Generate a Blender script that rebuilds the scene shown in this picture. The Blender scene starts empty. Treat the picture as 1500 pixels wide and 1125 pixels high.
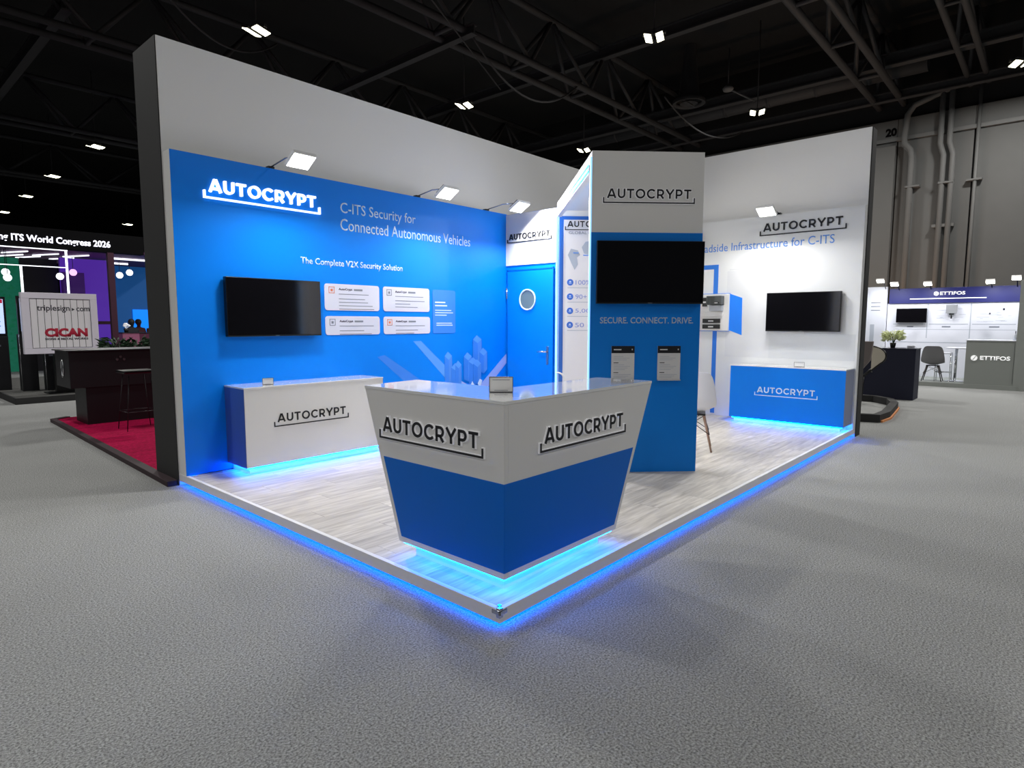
import bpy, bmesh, math, random
from mathutils import Vector, Matrix
random.seed(7)
S = bpy.context.scene
COL = S.collection
PI = math.pi

# ------------------------------------------------------------------ camera, world, exposure
def cam_setup():
    f, yaw, pitch, roll = 895.6075, 0.7288, -0.1006, 0.001
    yaw, pitch, roll = CAMP
    F = Vector((math.cos(yaw)*math.cos(pitch), math.sin(yaw)*math.cos(pitch), math.sin(pitch)))
    r = Vector((math.sin(yaw), -math.cos(yaw), 0)); u = r.cross(F)
    c, s = math.cos(roll), math.sin(roll)
    R = r*c + u*s; U = u*c - r*s
    M = Matrix((R, U, -F)).transposed().to_4x4()
    M.translation = Vector((-2.07226, -1.92788, 1.497))
    cd = bpy.data.cameras.new('camera'); cd.sensor_width = 36; cd.lens = f/1500*36
    cd.clip_end = 300; cd.clip_start = 0.05
    co = bpy.data.objects.new('camera', cd); co.matrix_world = M; COL.objects.link(co)
    S.camera = co
CAMP = (0.7288, -0.1006, 0.0010)
cam_setup()
W = bpy.data.worlds.new('world'); S.world = W; W.use_nodes = True
W.node_tree.nodes['Background'].inputs[0].default_value = (0.85, 0.9, 1.0, 1)
W.node_tree.nodes['Background'].inputs[1].default_value = 0.035
S.view_settings.view_transform = 'Standard'; S.view_settings.look = 'None'
S.view_settings.exposure = 0.0; S.view_settings.gamma = 1.0
S.view_settings.use_curve_mapping = False
LAMP_W = 395.0       # each hall lamp
FLOOD_W = 13.0       # each stand floodlight
LED_S = 36.0         # blue LED strips

# ------------------------------------------------------------------ materials
def lin(c):
    return tuple(((v/255)/12.92 if v/255 <= 0.04045 else ((v/255+0.055)/1.055)**2.4) for v in c)
MATS = {}
def mat(name, rgb, rough=0.5, metal=0.0, emit=None, es=0.0, spec=None, bump=None, vary=0.0, coat=0.0, alpha=None):
    if name in MATS: return MATS[name]
    m = bpy.data.materials.new(name); m.use_nodes = True
    nt = m.node_tree; b = nt.nodes['Principled BSDF']
    c = lin(rgb)
    b.inputs['Base Color'].default_value = (*c, 1)
    b.inputs['Roughness'].default_value = rough; b.inputs['Metallic'].default_value = metal
    if spec is not None: b.inputs['Specular IOR Level'].default_value = spec
    if coat: b.inputs['Coat Weight'].default_value = coat; b.inputs['Coat Roughness'].default_value = 0.06
    if emit: b.inputs['Emission Color'].default_value = (*lin(emit), 1); b.inputs['Emission Strength'].default_value = es
    if alpha is not None: b.inputs['Transmission Weight'].default_value = alpha
    tc = nt.nodes.new('ShaderNodeTexCoord')
    nz = nt.nodes.new('ShaderNodeTexNoise')
    sc, st = bump if bump else (60.0, 0.02)
    nz.inputs['Scale'].default_value = sc; nz.inputs['Detail'].default_value = 3
    nt.links.new(tc.outputs['Object'], nz.inputs['Vector'])
    bp = nt.nodes.new('ShaderNodeBump'); bp.inputs['Strength'].default_value = st; bp.inputs['Distance'].default_value = 0.01
    nt.links.new(nz.outputs['Fac'], bp.inputs['Height'])
    nt.links.new(bp.outputs['Normal'], b.inputs['Normal'])
    if vary:
        mr = nt.nodes.new('ShaderNodeMapRange'); mr.inputs['To Min'].default_value = 1-vary; mr.inputs['To Max'].default_value = 1+vary
        nt.links.new(nz.outputs['Fac'], mr.inputs['Value'])
        mx = nt.nodes.new('ShaderNodeVectorMath'); mx.operation = 'SCALE'
        mx.inputs[0].default_value = c
        nt.links.new(mr.outputs['Result'], mx.inputs['Scale'])
        nt.links.new(mx.outputs['Vector'], b.inputs['Base Color'])
    MATS[name] = m
    return m

white   = mat('white_laminate', (226, 225, 224), 0.38)
wallw   = mat('white_wall_paint', (222, 222, 222), 0.6, bump=(35, 0.05))
gloss   = mat('glossy_white_top', (232, 233, 234), 0.07, coat=0.8, bump=(20, 0.0))
blue    = mat('blue_panel', (0, 126, 238), 0.36, spec=0.22)
blued   = mat('deep_blue_laminate', (0, 106, 208), 0.45, spec=0.2)
bluet   = mat('tower_blue_laminate', (6, 124, 222), 0.45, spec=0.25)
bluel   = mat('pale_blue_print', (84, 152, 240), 0.4)
blues   = mat('soft_blue_print', (52, 128, 232), 0.4)
bluep   = mat('mid_blue_print', (30, 118, 222), 0.4)
ink     = mat('black_ink', (14, 15, 24), 0.45)
inkg    = mat('grey_ink', (120, 126, 140), 0.6)
inkl    = mat('light_grey_ink', (178, 184, 196), 0.6)
txtw    = mat('white_print', (205, 224, 250), 0.5)
txtb    = mat('light_blue_text', (96, 150, 232), 0.5)
card    = mat('card_lilac_white', (206, 208, 226), 0.4)
orange  = mat('orange_ink', (214, 120, 84), 0.5)
black   = mat('black_plastic', (13, 13, 15), 0.3)
blackm  = mat('matt_black_paint', (40, 40, 41), 0.75)
screen  = mat('dark_screen_glass', (9, 8, 12), 0.09, spec=0.6, bump=(3, 0.0))
steel   = mat('brushed_steel', (190, 192, 196), 0.25, 1.0)
chrome  = mat('chrome', (220, 222, 225), 0.1, 1.0)
ledm    = mat('blue_led_light', (0, 60, 160), 0.5, emit=(0, 100, 255), es=LED_S)
ledt    = mat('toe_kick_led_light', (0, 60, 160), 0.5, emit=(0, 112, 255), es=LED_S*1.1)
ledc    = mat('cyan_led_light', (0, 60, 160), 0.5, emit=(0, 165, 255), es=6.0)
ledp    = mat('pale_led_light', (160, 200, 255), 0.5, emit=(140, 205, 255), es=1.15)
halo    = mat('halo_letter_white', (250, 250, 255), 0.4, emit=(255, 255, 255), es=0.08)
lit     = mat('lit_letter_white', (255, 255, 255), 0.4, emit=(235, 244, 255), es=1.2)
floodm  = mat('floodlight_face', (255, 255, 250), 0.4, emit=(255, 252, 236), es=9)
lampm   = mat('hall_lamp_tube', (255, 255, 240), 0.4, emit=(255, 250, 214), es=6)
glassg  = mat('grey_round_glass', (98, 116, 122), 0.15, bump=(3, 0.0))
chairw  = mat('white_shell_plastic', (232, 233, 240), 0.3)
wood    = mat('oak_leg_wood', (150, 120, 100), 0.5, bump=(40, 0.2), vary=0.15)
hallg   = mat('hall_wall_grey', (84, 84, 83), 0.85, bump=(2.0, 0.2), vary=0.06)
hallg2  = mat('hall_pipe_grey', (90, 90, 89), 0.7, bump=(6, 0.1))
trussm  = mat('dark_roof_steel', (44, 44, 46), 0.7, bump=(5, 0.1))
ceilm   = mat('black_ceiling', (10, 10, 11), 0.95, bump=(1, 0.2), vary=0.2)
kerbm   = mat('dark_maroon_kerb', (46, 26, 34), 0.6)
paper   = mat('printed_paper', (216, 216, 218), 0.5)
navy    = mat('navy_cloth_panel', (20, 24, 48), 0.7)
greyc   = mat('grey_counter_laminate', (136, 140, 136), 0.6)

def carpet(name, rgb, scale, dark, streak=False):
    m = bpy.data.materials.new(name); m.use_nodes = True
    nt = m.node_tree; b = nt.nodes['Principled BSDF']; b.inputs['Roughness'].default_value = 0.95
    b.inputs['Specular IOR Level'].default_value = 0.1
    tc = nt.nodes.new('ShaderNodeTexCoord')
    n1 = nt.nodes.new('ShaderNodeTexNoise'); n1.inputs['Scale'].default_value = scale; n1.inputs['Detail'].default_value = 4; n1.inputs['Roughness'].default_value = 0.7
    n2 = nt.nodes.new('ShaderNodeTexNoise'); n2.inputs['Scale'].default_value = 1.1 if not streak else 3; n2.inputs['Detail'].default_value = 2
    mp = nt.nodes.new('ShaderNodeMapping')
    if streak: mp.inputs['Scale'].default_value = (0.6, 5, 1)
    nt.links.new(tc.outputs['Object'], n1.inputs['Vector'])
    nt.links.new(tc.outputs['Object'], mp.inputs['Vector']); nt.links.new(mp.outputs['Vector'], n2.inputs['Vector'])
    cr = nt.nodes.new('ShaderNodeValToRGB')
    c = lin(rgb)
    cr.color_ramp.elements[0].position = 0.33; cr.color_ramp.elements[0].color = (*[v*dark for v in c], 1)
    cr.color_ramp.elements[1].position = 0.68; cr.color_ramp.elements[1].color = (*[min(1, v*(2-dark)) for v in c], 1)
    nt.links.new(n1.outputs['Fac'], cr.inputs['Fac'])
    mr = nt.nodes.new('ShaderNodeMapRange'); mr.inputs['To Min'].default_value = 0.93 if not streak else 0.6; mr.inputs['To Max'].default_value = 1.07 if not streak else 1.4
    nt.links.new(n2.outputs['Fac'], mr.inputs['Value'])
    mx = nt.nodes.new('ShaderNodeVectorMath'); mx.operation = 'SCALE'
    nt.links.new(cr.outputs['Color'], mx.inputs[0]); nt.links.new(mr.outputs['Result'], mx.inputs['Scale'])
    nt.links.new(mx.outputs['Vector'], b.inputs['Base Color'])
    bp = nt.nodes.new('ShaderNodeBump'); bp.inputs['Strength'].default_value = 0.5; bp.inputs['Distance'].default_value = 0.006
    nt.links.new(n1.outputs['Fac'], bp.inputs['Height']); nt.links.new(bp.outputs['Normal'], b.inputs['Normal'])
    return m
carpetg = carpet('grey_hall_carpet', (150, 151, 150), 110, 0.3)
carpetr = carpet('crimson_carpet', (165, 12, 66), 40, 0.6, True)
carpetd = carpet('dark_grey_carpet', (92, 92, 90), 60, 0.7)

def plank_mat():
    m = bpy.data.materials.new('pale_oak_vinyl'); m.use_nodes = True
    nt = m.node_tree; b = nt.nodes['Principled BSDF']; b.inputs['Roughness'].default_value = 0.42
    tc = nt.nodes.new('ShaderNodeTexCoord'); oi = nt.nodes.new('ShaderNodeObjectInfo')
    ad = nt.nodes.new('ShaderNodeVectorMath'); ad.operation = 'ADD'
    sc = nt.nodes.new('ShaderNodeVectorMath'); sc.operation = 'SCALE'; sc.inputs[0].default_value = (37, 91, 13)
    nt.links.new(oi.outputs['Random'], sc.inputs['Scale'])
    nt.links.new(tc.outputs['Object'], ad.inputs[0]); nt.links.new(sc.outputs['Vector'], ad.inputs[1])
    mp = nt.nodes.new('ShaderNodeMapping'); mp.inputs['Scale'].default_value = (1.6, 16, 1)
    nt.links.new(ad.outputs['Vector'], mp.inputs['Vector'])
    nz = nt.nodes.new('ShaderNodeTexNoise'); nz.inputs['Scale'].default_value = 1.6; nz.inputs['Detail'].default_value = 5; nz.inputs['Distortion'].default_value = 0.8
    nt.links.new(mp.outputs['Vector'], nz.inputs['Vector'])
    cr = nt.nodes.new('ShaderNodeValToRGB')
    cr.color_ramp.elements[0].position = 0.3; cr.color_ramp.elements[0].color = (*lin((166, 159, 149)), 1)
    cr.color_ramp.elements[1].position = 0.72; cr.color_ramp.elements[1].color = (*lin((213, 207, 197)), 1)
    nt.links.new(nz.outputs['Fac'], cr.inputs['Fac'])
    mr = nt.nodes.new('ShaderNodeMapRange'); mr.inputs['To Min'].default_value = 0.86; mr.inputs['To Max'].default_value = 1.05
    nt.links.new(oi.outputs['Random'], mr.inputs['Value'])
    mx = nt.nodes.new('ShaderNodeVectorMath'); mx.operation = 'SCALE'
    nt.links.new(cr.outputs['Color'], mx.inputs[0]); nt.links.new(mr.outputs['Result'], mx.inputs['Scale'])
    nt.links.new(mx.outputs['Vector'], b.inputs['Base Color'])
    bp = nt.nodes.new('ShaderNodeBump'); bp.inputs['Strength'].default_value = 0.15; bp.inputs['Distance'].default_value = 0.003
    nt.links.new(nz.outputs['Fac'], bp.inputs['Height']); nt.links.new(bp.outputs['Normal'], b.inputs['Normal'])
    return m
plankm = plank_mat()

# ------------------------------------------------------------------ geometry helpers
class G:
    def __init__(s): s.v = []; s.f = []; s.m = []; s.sm = []
    def _add(s, vs, fs, mi=0, smooth=False):
        o = len(s.v); s.v += [tuple(v) for v in vs]
        s.f += [tuple(i+o for i in f) for f in fs]; s.m += [mi]*len(fs); s.sm += [smooth]*len(fs)
        return s
    def box(s, x0, x1, y0, y1, z0, z1, mi=0):
        x0, x1 = sorted((x0, x1)); y0, y1 = sorted((y0, y1)); z0, z1 = sorted((z0, z1))
        vs = [(x0,y0,z0),(x1,y0,z0),(x1,y1,z0),(x0,y1,z0),(x0,y0,z1),(x1,y0,z1),(x1,y1,z1),(x0,y1,z1)]
        return s._add(vs, [(0,3,2,1),(4,5,6,7),(0,1,5,4),(1,2,6,5),(2,3,7,6),(3,0,4,7)], mi)
    def prism(s, pts, ext, mi=0, smooth=False):
        n = len(pts); e = Vector(ext); a = [Vector(p) for p in pts]; b = [p+e for p in a]
        nn = Vector((0,0,0))
        for i in range(n): nn += a[i].cross(a[(i+1) % n])
        if nn.dot(e) > 0: a, b = b, a
        fs = [tuple(range(n)), tuple(range(2*n-1, n-1, -1))]
        side = [(i, i+n, (i+1) % n+n, (i+1) % n) for i in range(n)]
        s._add(a+b, fs, mi); o = len(s.v)-2*n
        s.f += [tuple(i+o for i in f) for f in side]; s.m += [mi]*n; s.sm += [smooth]*n
        return s
    def tube(s, path, r, n=8, mi=0, cap=True):
        P = [Vector(p) for p in path]; rs = r if isinstance(r, (list, tuple)) else [r]*len(P)
        vs = []; prev = None
        for i, p in enumerate(P):
            t = (P[min(i+1, len(P)-1)]-P[max(i-1, 0)]).normalized()
            if prev is None: a = t.orthogonal().normalized()
            else:
                a = (prev - t*prev.dot(t))
                a = a.normalized() if a.length > 1e-6 else t.orthogonal().normalized()
            prev = a; b = t.cross(a)
            for k in range(n):
                w = 2*PI*k/n; vs.append(p+(a*math.cos(w)+b*math.sin(w))*rs[i])
        fs = []
        for i in range(len(P)-1):
            for k in range(n):
                fs.append((i*n+k, i*n+(k+1) % n, (i+1)*n+(k+1) % n, (i+1)*n+k))
        s._add(vs, fs, mi, True); o = len(s.v)-len(vs)
        if cap:
            s.f += [tuple(o+k for k in range(n-1, -1, -1)), tuple(o+(len(P)-1)*n+k for k in range(n))]; s.m += [mi]*2; s.sm += [False]*2
        return s
    def lathe(s, prof, c=(0,0,0), n=20, mi=0, axis='z'):
        vs = []
        for r, z in prof:
            for k in range(n):
                w = 2*PI*k/n
                p = (r*math.cos(w), r*math.sin(w), z)
                if axis == 'y': p = (p[0], p[2], p[1])
                if axis == 'x': p = (p[2], p[0], p[1])
                vs.append((p[0]+c[0], p[1]+c[1], p[2]+c[2]))
        fs = []
        for i in range(len(prof)-1):
            for k in range(n):
                fs.append((i*n+k, i*n+(k+1) % n, (i+1)*n+(k+1) % n, (i+1)*n+k))
        return s._add(vs, fs, mi, True)
    def disc(s, c, r, d, n=24, mi=0, axis='y'):
        pts = []
        for k in range(n):
            w = 2*PI*k/n; a, b = r*math.cos(w), r*math.sin(w)
            pts.append({'y': (c[0]+a, c[1], c[2]+b), 'z': (c[0]+a, c[1]+b, c[2]), 'x': (c[0], c[1]+a, c[2]+b)}[axis])
        return s.prism(pts, {'y': (0, d, 0), 'z': (0, 0, d), 'x': (d, 0, 0)}[axis], mi, True)
    def mesh(s, name, mats):
        me = bpy.data.meshes.new(name); me.from_pydata(s.v, [], s.f)
        for m in (mats if isinstance(mats, (list, tuple)) else [mats]): me.materials.append(m)
        me.polygons.foreach_set('material_index', s.m); me.polygons.foreach_set('use_smooth', s.sm)
        bm = bmesh.new(); bm.from_mesh(me); bmesh.ops.recalc_face_normals(bm, faces=bm.faces); bm.to_mesh(me); bm.free()
        me.update(); return me
    def build(s, name, mats, parent=None, bevel=0.0, loc=None):
        o = bpy.data.objects.new(name, s.mesh(name, mats)); COL.objects.link(o)
        if parent: o.parent = parent
        if loc: o.location = loc
        if bevel:
            b = o.modifiers.new('bevel', 'BEVEL'); b.width = bevel; b.segments = 2; b.limit_method = 'ANGLE'; b.angle_limit = 0.9
        return o
def thing(name, label, cat, loc=(0,0,0), rotz=0.0, group=None, parent=None):
    o = bpy.data.objects.new(name, None); COL.objects.link(o); o.empty_display_size = 0.1
    o.location = loc; o.rotation_euler = (0, 0, rotz)
    o['label'] = label; o['category'] = cat
    if group: o['group'] = group
    return o
def tag(o, label, cat, group=None):
    o['label'] = label; o['category'] = cat
    if group: o['group'] = group
    return o
def struct(o): o['kind'] = 'structure'; return o
def dup(root, loc, rotz, label, group=None):
    r = root.copy(); COL.objects.link(r); r.location = loc; r.rotation_euler = (0, 0, rotz); r['label'] = label
    if group: r['group'] = group
    for ch in list(root.children):
        c = ch.copy(); COL.objects.link(c); c.parent = r
        for g in list(ch.children):
            d = g.copy(); COL.objects.link(d); d.parent = c
    return r
RX = -PI/2            # things whose front faces -X
R45 = -PI/4           # things whose front faces (-1,-1)

# text as flat relief, local frame: x right, z up, front towards -y
_tc = {}
def text(name, s, x, z, w, h, m, parent, y=0.0, depth=0.0015, bold=0.0, rz=0.0):
    cu = bpy.data.curves.new('t', 'FONT'); cu.body = s; cu.size = 1; cu.extrude = 0.0; cu.offset = bold; cu.resolution_u = 3
    ob = bpy.data.objects.new('t', cu); COL.objects.link(ob)
    dg = bpy.context.evaluated_depsgraph_get(); me = bpy.data.meshes.new_from_object(ob.evaluated_get(dg))
    bpy.data.objects.remove(ob); bpy.data.curves.remove(cu)
    bm = bmesh.new(); bm.from_mesh(me)
    r = bmesh.ops.extrude_face_region(bm, geom=bm.faces[:])
    top = [v for v in r['geom'] if isinstance(v, bmesh.types.BMVert)]
    xs = [v.co.x for v in bm.verts]; ys = [v.co.y for v in bm.verts]
    x0, x1, y0, y1 = min(xs), max(xs), min(ys), max(ys)
    for v in top: v.co.z = 1
    for v in bm.verts:
        a = (v.co.x-x0)/(x1-x0)*w; b = (v.co.y-y0)/(y1-y0)*h; k = v.co.z
        v.co = Vector((x+a, y-k*depth, z+b))
    bmesh.ops.recalc_face_normals(bm, faces=bm.faces)
    bm.to_mesh(me); bm.free(); me.materials.clear(); me.materials.append(m); me.name = name
    o = bpy.data.objects.new(name, me); COL.objects.link(o)
    if parent: o.parent = parent
    return o

# ---- own geometric capitals for the stand's raised lettering (stroke skeletons, cap height 1)
def arc(cx, cy, rx, ry, a0, a1, n=14):
    return [(cx+rx*math.cos(math.radians(a0+(a1-a0)*i/n)), cy+ry*math.sin(math.radians(a0+(a1-a0)*i/n))) for i in range(n+1)]
T = 0.093
GL = {
 'A': (1.0, [[(0.08,0),(0.47,1)], [(0.92,0),(0.53,1)], [(0.24,0.27),(0.76,0.27)]]),
 'U': (0.82, [[(T,1)]+arc(0.41,0.38,0.32,0.29+T*0,180,360)+[(0.73,1)]]),
 'T': (0.8, [[(0,1-T),(0.8,1-T)], [(0.4,0),(0.4,1-T)]]),
 'O': (1.06, [arc(0.53,0.5,0.53-T,0.5-T*0.8,0,360,26)]),
 'C': (0.95, [arc(0.53,0.5,0.53-T,0.5-T*0.8,42,318,20)]),
 'R': (0.8, [[(T,0),(T,1-T),(0.38,1-T)]+arc(0.42,0.64,0.27,0.27,90,-90,10)[1:]+[(T,0.37)], [(0.42,0.37),(0.72,0)]]),
 'Y': (0.92, [[(0.05,1),(0.46,0.42)], [(0.87,1),(0.46,0.42)], [(0.46,0.44),(0.46,0)]]),
 'P': (0.76, [[(T,0),(T,1-T),(0.38,1-T)]+arc(0.40,0.64,0.27,0.27,90,-90,10)[1:]+[(T,0.37)]]),
}
def stroke2d(path, hw):
    """closed outline polygons (quads with shared mitres) for a polyline"""
    n = len(path); L = []; Rr = []
    closed = (Vector(path[0])-Vector(path[-1])).length < 1e-6
    for i, p in enumerate(path):
        p = Vector(p)
        if closed: a = Vector(path[i-1] if i > 0 else path[-2]); b = Vector(path[i+1] if i < n-1 else path[1])
        else: a = Vector(path[max(i-1, 0)]); b = Vector(path[min(i+1, n-1)])
        d1 = (p-a).normalized() if (p-a).length > 1e-9 else None
        d2 = (b-p).normalized() if (b-p).length > 1e-9 else None
        if d1 is None: d1 = d2
        if d2 is None: d2 = d1
        n1 = Vector((-d1.y, d1.x)); n2 = Vector((-d2.y, d2.x)); m = (n1+n2).normalized()
        k = min(1/max(m.dot(n1), 0.3), 2.2)
        L.append(p+m*hw*k); Rr.append(p-m*hw*k)
    if not closed:
        d = (Vector(path[1])-Vector(path[0])).normalized(); e = (Vector(path[-1])-Vector(path[-2])).normalized()
        ex = max(0, hw-T)
        L[0] -= d*ex; Rr[0] -= d*ex; L[-1] += e*ex; Rr[-1] += e*ex
    return [(L[i], L[i+1], Rr[i+1], Rr[i]) for i in range(n-1)]
def glyph(g, ch, x, z, h, y0, y1, grow=0.0, mi=0, wscale=1.0):
    for path in GL[ch][1]:
        for q in stroke2d(path, T+grow/h):
            g.prism([(x+p.x*h*wscale, y0, z+p.y*h) for p in q], (0, y1-y0, 0), mi)
def logo(parent, x, z, Wd, y, m=None, depth=0.01, halo_m=None, plinth=0.0):
    """bracket-shaped underline as the part, its nine letters as sub-parts"""
    m = m or ink; h = 0.098*Wd; th = 0.013*Wd
    pts = lambda k: [(x-k, z-k), (x+Wd+k, z-k), (x+Wd+k, z+0.06*Wd+k), (x+Wd-th-k, z+0.06*Wd+k), (x+Wd-th-k, z+th+k), (x+th+k, z+th+k), (x+th+k, z+0.06*Wd+k), (x-k, z+0.06*Wd+k)]
    g = G(); mats = [m]
    if halo_m:
        mats = [m, halo_m]; k = 0.0036
        g.prism([(a, y, b) for a, b in pts(k)], (0, -depth, 0), 1)
        g.prism([(a, y-depth-0.0005, b) for a, b in pts(0)], (0, -0.003, 0), 0)
    else: g.prism([(a, y, b) for a, b in pts(0)], (0, -depth, 0), 0)
    br = g.build('logo_bracket', mats, parent)
    word = 'AUTOCRYPT'; tot = sum(GL[c][0] for c in word); avail = 0.915*Wd; gap = (avail/h-tot)/8
    cx = x+0.043*Wd
    for c in word:
        g = G()
        if halo_m:
            glyph(g, c, cx, z+0.052*Wd, h, y, y-depth, 0.0038, 1)
            glyph(g, c, cx, z+0.052*Wd, h, y-depth-0.0005, y-depth-0.0035, 0, 0)
        else: glyph(g, c, cx, z+0.052*Wd, h, y, y-depth, 0, 0)
        g.build('letter', mats, br)
        cx += (GL[c][0]+gap)*h
    return br
def bars(parent, rows, y, m, name='fine_print', d=0.0008):
    g = G()
    for (x0, x1, z0, z1) in rows: g.box(x0, x1, y-d, y, z0, z1)
    return g.build(name, m, parent)
def rrect(x0, x1, z0, z1, r, y, n=5):
    out = []
    for cx, cz, a in ((x1-r, z1-r, 0), (x0+r, z1-r, 90), (x0+r, z0+r, 180), (x1-r, z0+r, 270)):
        for i in range(n+1):
            w = math.radians(a+90*i/n); out.append((cx+r*math.cos(w), y, cz+r*math.sin(w)))
    return out
def light(name, parent, loc, power, sx, sy, color=(1, 0.97, 0.9), rot=(0, 0, 0), spread=PI):
    l = bpy.data.lights.new(name, 'AREA'); l.energy = power; l.shape = 'RECTANGLE'; l.size = sx; l.size_y = sy; l.color = color; l.spread = spread
    o = bpy.data.objects.new(name, l); COL.objects.link(o); o.location = loc; o.rotation_euler = rot
    if parent: o.parent = parent
    return o

# ================================================================== HALL (setting)
g = G(); g.box(-30, 30, -25, 75, -0.1, 0)
struct(g.build('floor', carpetg))
g = G(); g.box(-30, 30, -25, 75, 12.2, 12.4)
struct(g.build('ceiling', ceilm))
g = G(); g.box(25.02, 25.3, -25, 75, 0, 12.2)
wb = struct(g.build('wall_back', mat('black_upper_wall', (18, 18, 19), 0.9)))
ye = [-24, -19, -14, -9, -4.2, 0.72, 3.03, 8, 13, 18, 23]
for i in range(len(ye)-1):
    g = G(); g.box(24.94, 25.02, ye[i]+0.02, ye[i+1]-0.02, 0, 8.28); g.build('wall_panel', hallg, wb, bevel=0.01)
for i in range(0, len(ye)-1):
    g = G(); g.box(24.86, 25.02, ye[i]+0.005, ye[i+1]-0.005, 8.31, 8.95); g.build('wall_band_panel', hallg, wb, bevel=0.01)
g = G(); g.box(24.82, 24.94, -24, 23, 8.17, 8.31); g.build('ledge', hallg2, wb, bevel=0.01)
g = G(); g.box(24.7, 24.94, 3.05, 3.8, 0, 8.0); g.build('pier', hallg, wb, bevel=0.02)
t = text('bay_number', '20', 0, 0, 0.36, 0.3, mat('number_black', (4, 4, 5), 0.8, spec=0.1), None, depth=0.01, bold=0.05)
t.parent = wb; t.rotation_euler = (0, 0, RX); t.location = (24.855, 3.42, 8.37)
g = G(); g.box(-30, 30, 74.7, 75, 0, 12.2)
struct(g.build('wall_far', MATS['black_upper_wall']))
# wall pipes
def wall_pipe(y, kind):
    t = thing('wall_pipe', {0: 'grey drain pipe with an offset bend, nearest the number 20 on the hall wall', 1: 'thick grey double pipe down the middle of the hall wall', 2: 'thin grey conduit on the hall wall, furthest right of the pipes'}[kind], 'pipe', (24.7, y, 0), 0, None)
    if kind == 0:
        g = G(); g.tube([(0, 0.1, 0.1), (0, 0.1, 7.5), (0, 0.14, 7.75), (0, 0.34, 8.0), (0, 0.36, 8.2), (0, 0.3, 9.0), (0.0, 0.1, 9.3), (0.0, -1.1, 9.7)], 0.1, 10); g.build('pipe', hallg2, t)
    elif kind == 1:
        for d in (-0.13, 0.14):
            g = G(); g.tube([(0, d, 0.1), (0, d, 7.4), (0, d+0.12, 7.8), (0, d+0.12, 9.9)], 0.09, 10); g.build('pipe', hallg2, t)
        g = G(); g.box(-0.02, 0.2, -0.3, 0.35, 4.9, 5.0); g.build('clamp', hallg2, t)
    else:
        g = G(); g.tube([(0.1, 0, 0.1), (0.1, 0, 9.6)], 0.055, 8); g.build('pipe', hallg2, t)
    for z in (2.2, 6.4):
        g = G(); g.box(-0.1 if kind < 2 else 0.02, 0.24, -0.2, 0.24, z, z+0.06); g.build('clamp', hallg2, t)
    return t
wall_pipe(2.42, 0); wall_pipe(1.42, 1); wall_pipe(0.62, 2)

# roof trusses along X (pairs of chords with lattice)
def truss(y, x0, x1, zb, zt, w, label, step=3.2, r=0.11):
    t = thing('roof_truss', label, 'truss', (x0, y, zb))
    L = x1-x0
    for dy in (-w/2, w/2):
        g = G(); g.tube([(0, dy, 0), (L, dy, 0)], r, 8); g.build('bottom_chord', trussm, t)
    g = G(); g.tube([(0, 0, zt-zb), (L, 0, zt-zb)], r, 8); g.build('top_chord', trussm, t)
    me = None; n = int(L/step)
    for i in range(n):
        for dy in (-w/2, w/2):
            for k in (0, 1):
                p = [(0, 0, 0), (step/2*(1 if k == 0 else -1), -dy, zt-zb)]
                g = G(); g.tube(p, r*0.62, 6); o = g.build('brace', trussm, t); o.location = (i*step+(step if k else 0), dy, 0)
        g = G(); g.tube([(0, -w/2, 0), (0, w/2, 0)], r*0.6, 6); o = g.build('cross_tie', trussm, t); o.location = (i*step, 0, 0)
    return t
truss(11.3, 3.5, 25, 9.5, 11.4, 0.9, 'black lattice roof truss crossing above the middle of the tall white wall')
truss(3.3, 8.5, 25, 9.5, 11.4, 0.8, 'black lattice roof truss ending at the hall wall above the number 20')
truss(0.7, 11.5, 25, 9.7, 11.4, 0.5, 'black lattice roof truss furthest right, above the grey hall wall', r=0.09)
truss(19.3, -6, 25, 9.5, 11.4, 0.9, 'black lattice roof truss at upper left behind the tall wall corner')
truss(29.9, -4, 25, 9.5, 11.4, 0.9, 'black lattice roof truss far left over the purple-lit stand')
truss(41, -4, 25, 9.5, 11.4, 0.9, 'black lattice roof truss furthest away at the left edge', step=4.5)
def beam(x, y0, y1, z, w, h, label, r=None):
    t = thing('roof_beam', label, 'beam', (x, y0, z))
    L = y1-y0
    g = G(); g.box(-w/2, w/2, 0, L, 0, h*0.12); g.build('bottom_flange', trussm, t)
    g = G(); g.box(-w*0.08, w*0.08, 0, L, h*0.12, h*0.88); g.build('web', trussm, t)
    g = G(); g.box(-w/2, w/2, 0, L, h*0.88, h); g.build('top_flange', trussm, t)
beam(22.0, -2, 20, 9.9, 0.3, 0.4, 'dark steel roof beam crossing just behind the right hand hall lamp')
beam(24.0, -4, 24, 9.4, 0.25, 0.3, 'dark steel roof beam running close to the top of the hall wall')
beam(10.3, 10.5, 19.5, 9.3, 0.22, 0.26, 'dark steel roof beam sloping up between two trusses above the tall wall')
beam(17.5, 3.5, 30, 11.0, 0.25, 0.4, 'dark steel roof beam high over the round air diffuser')
beam(3.0, 19, 52, 10.0, 0.25, 0.4, 'dark steel roof beam running away at the upper left corner')
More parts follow.
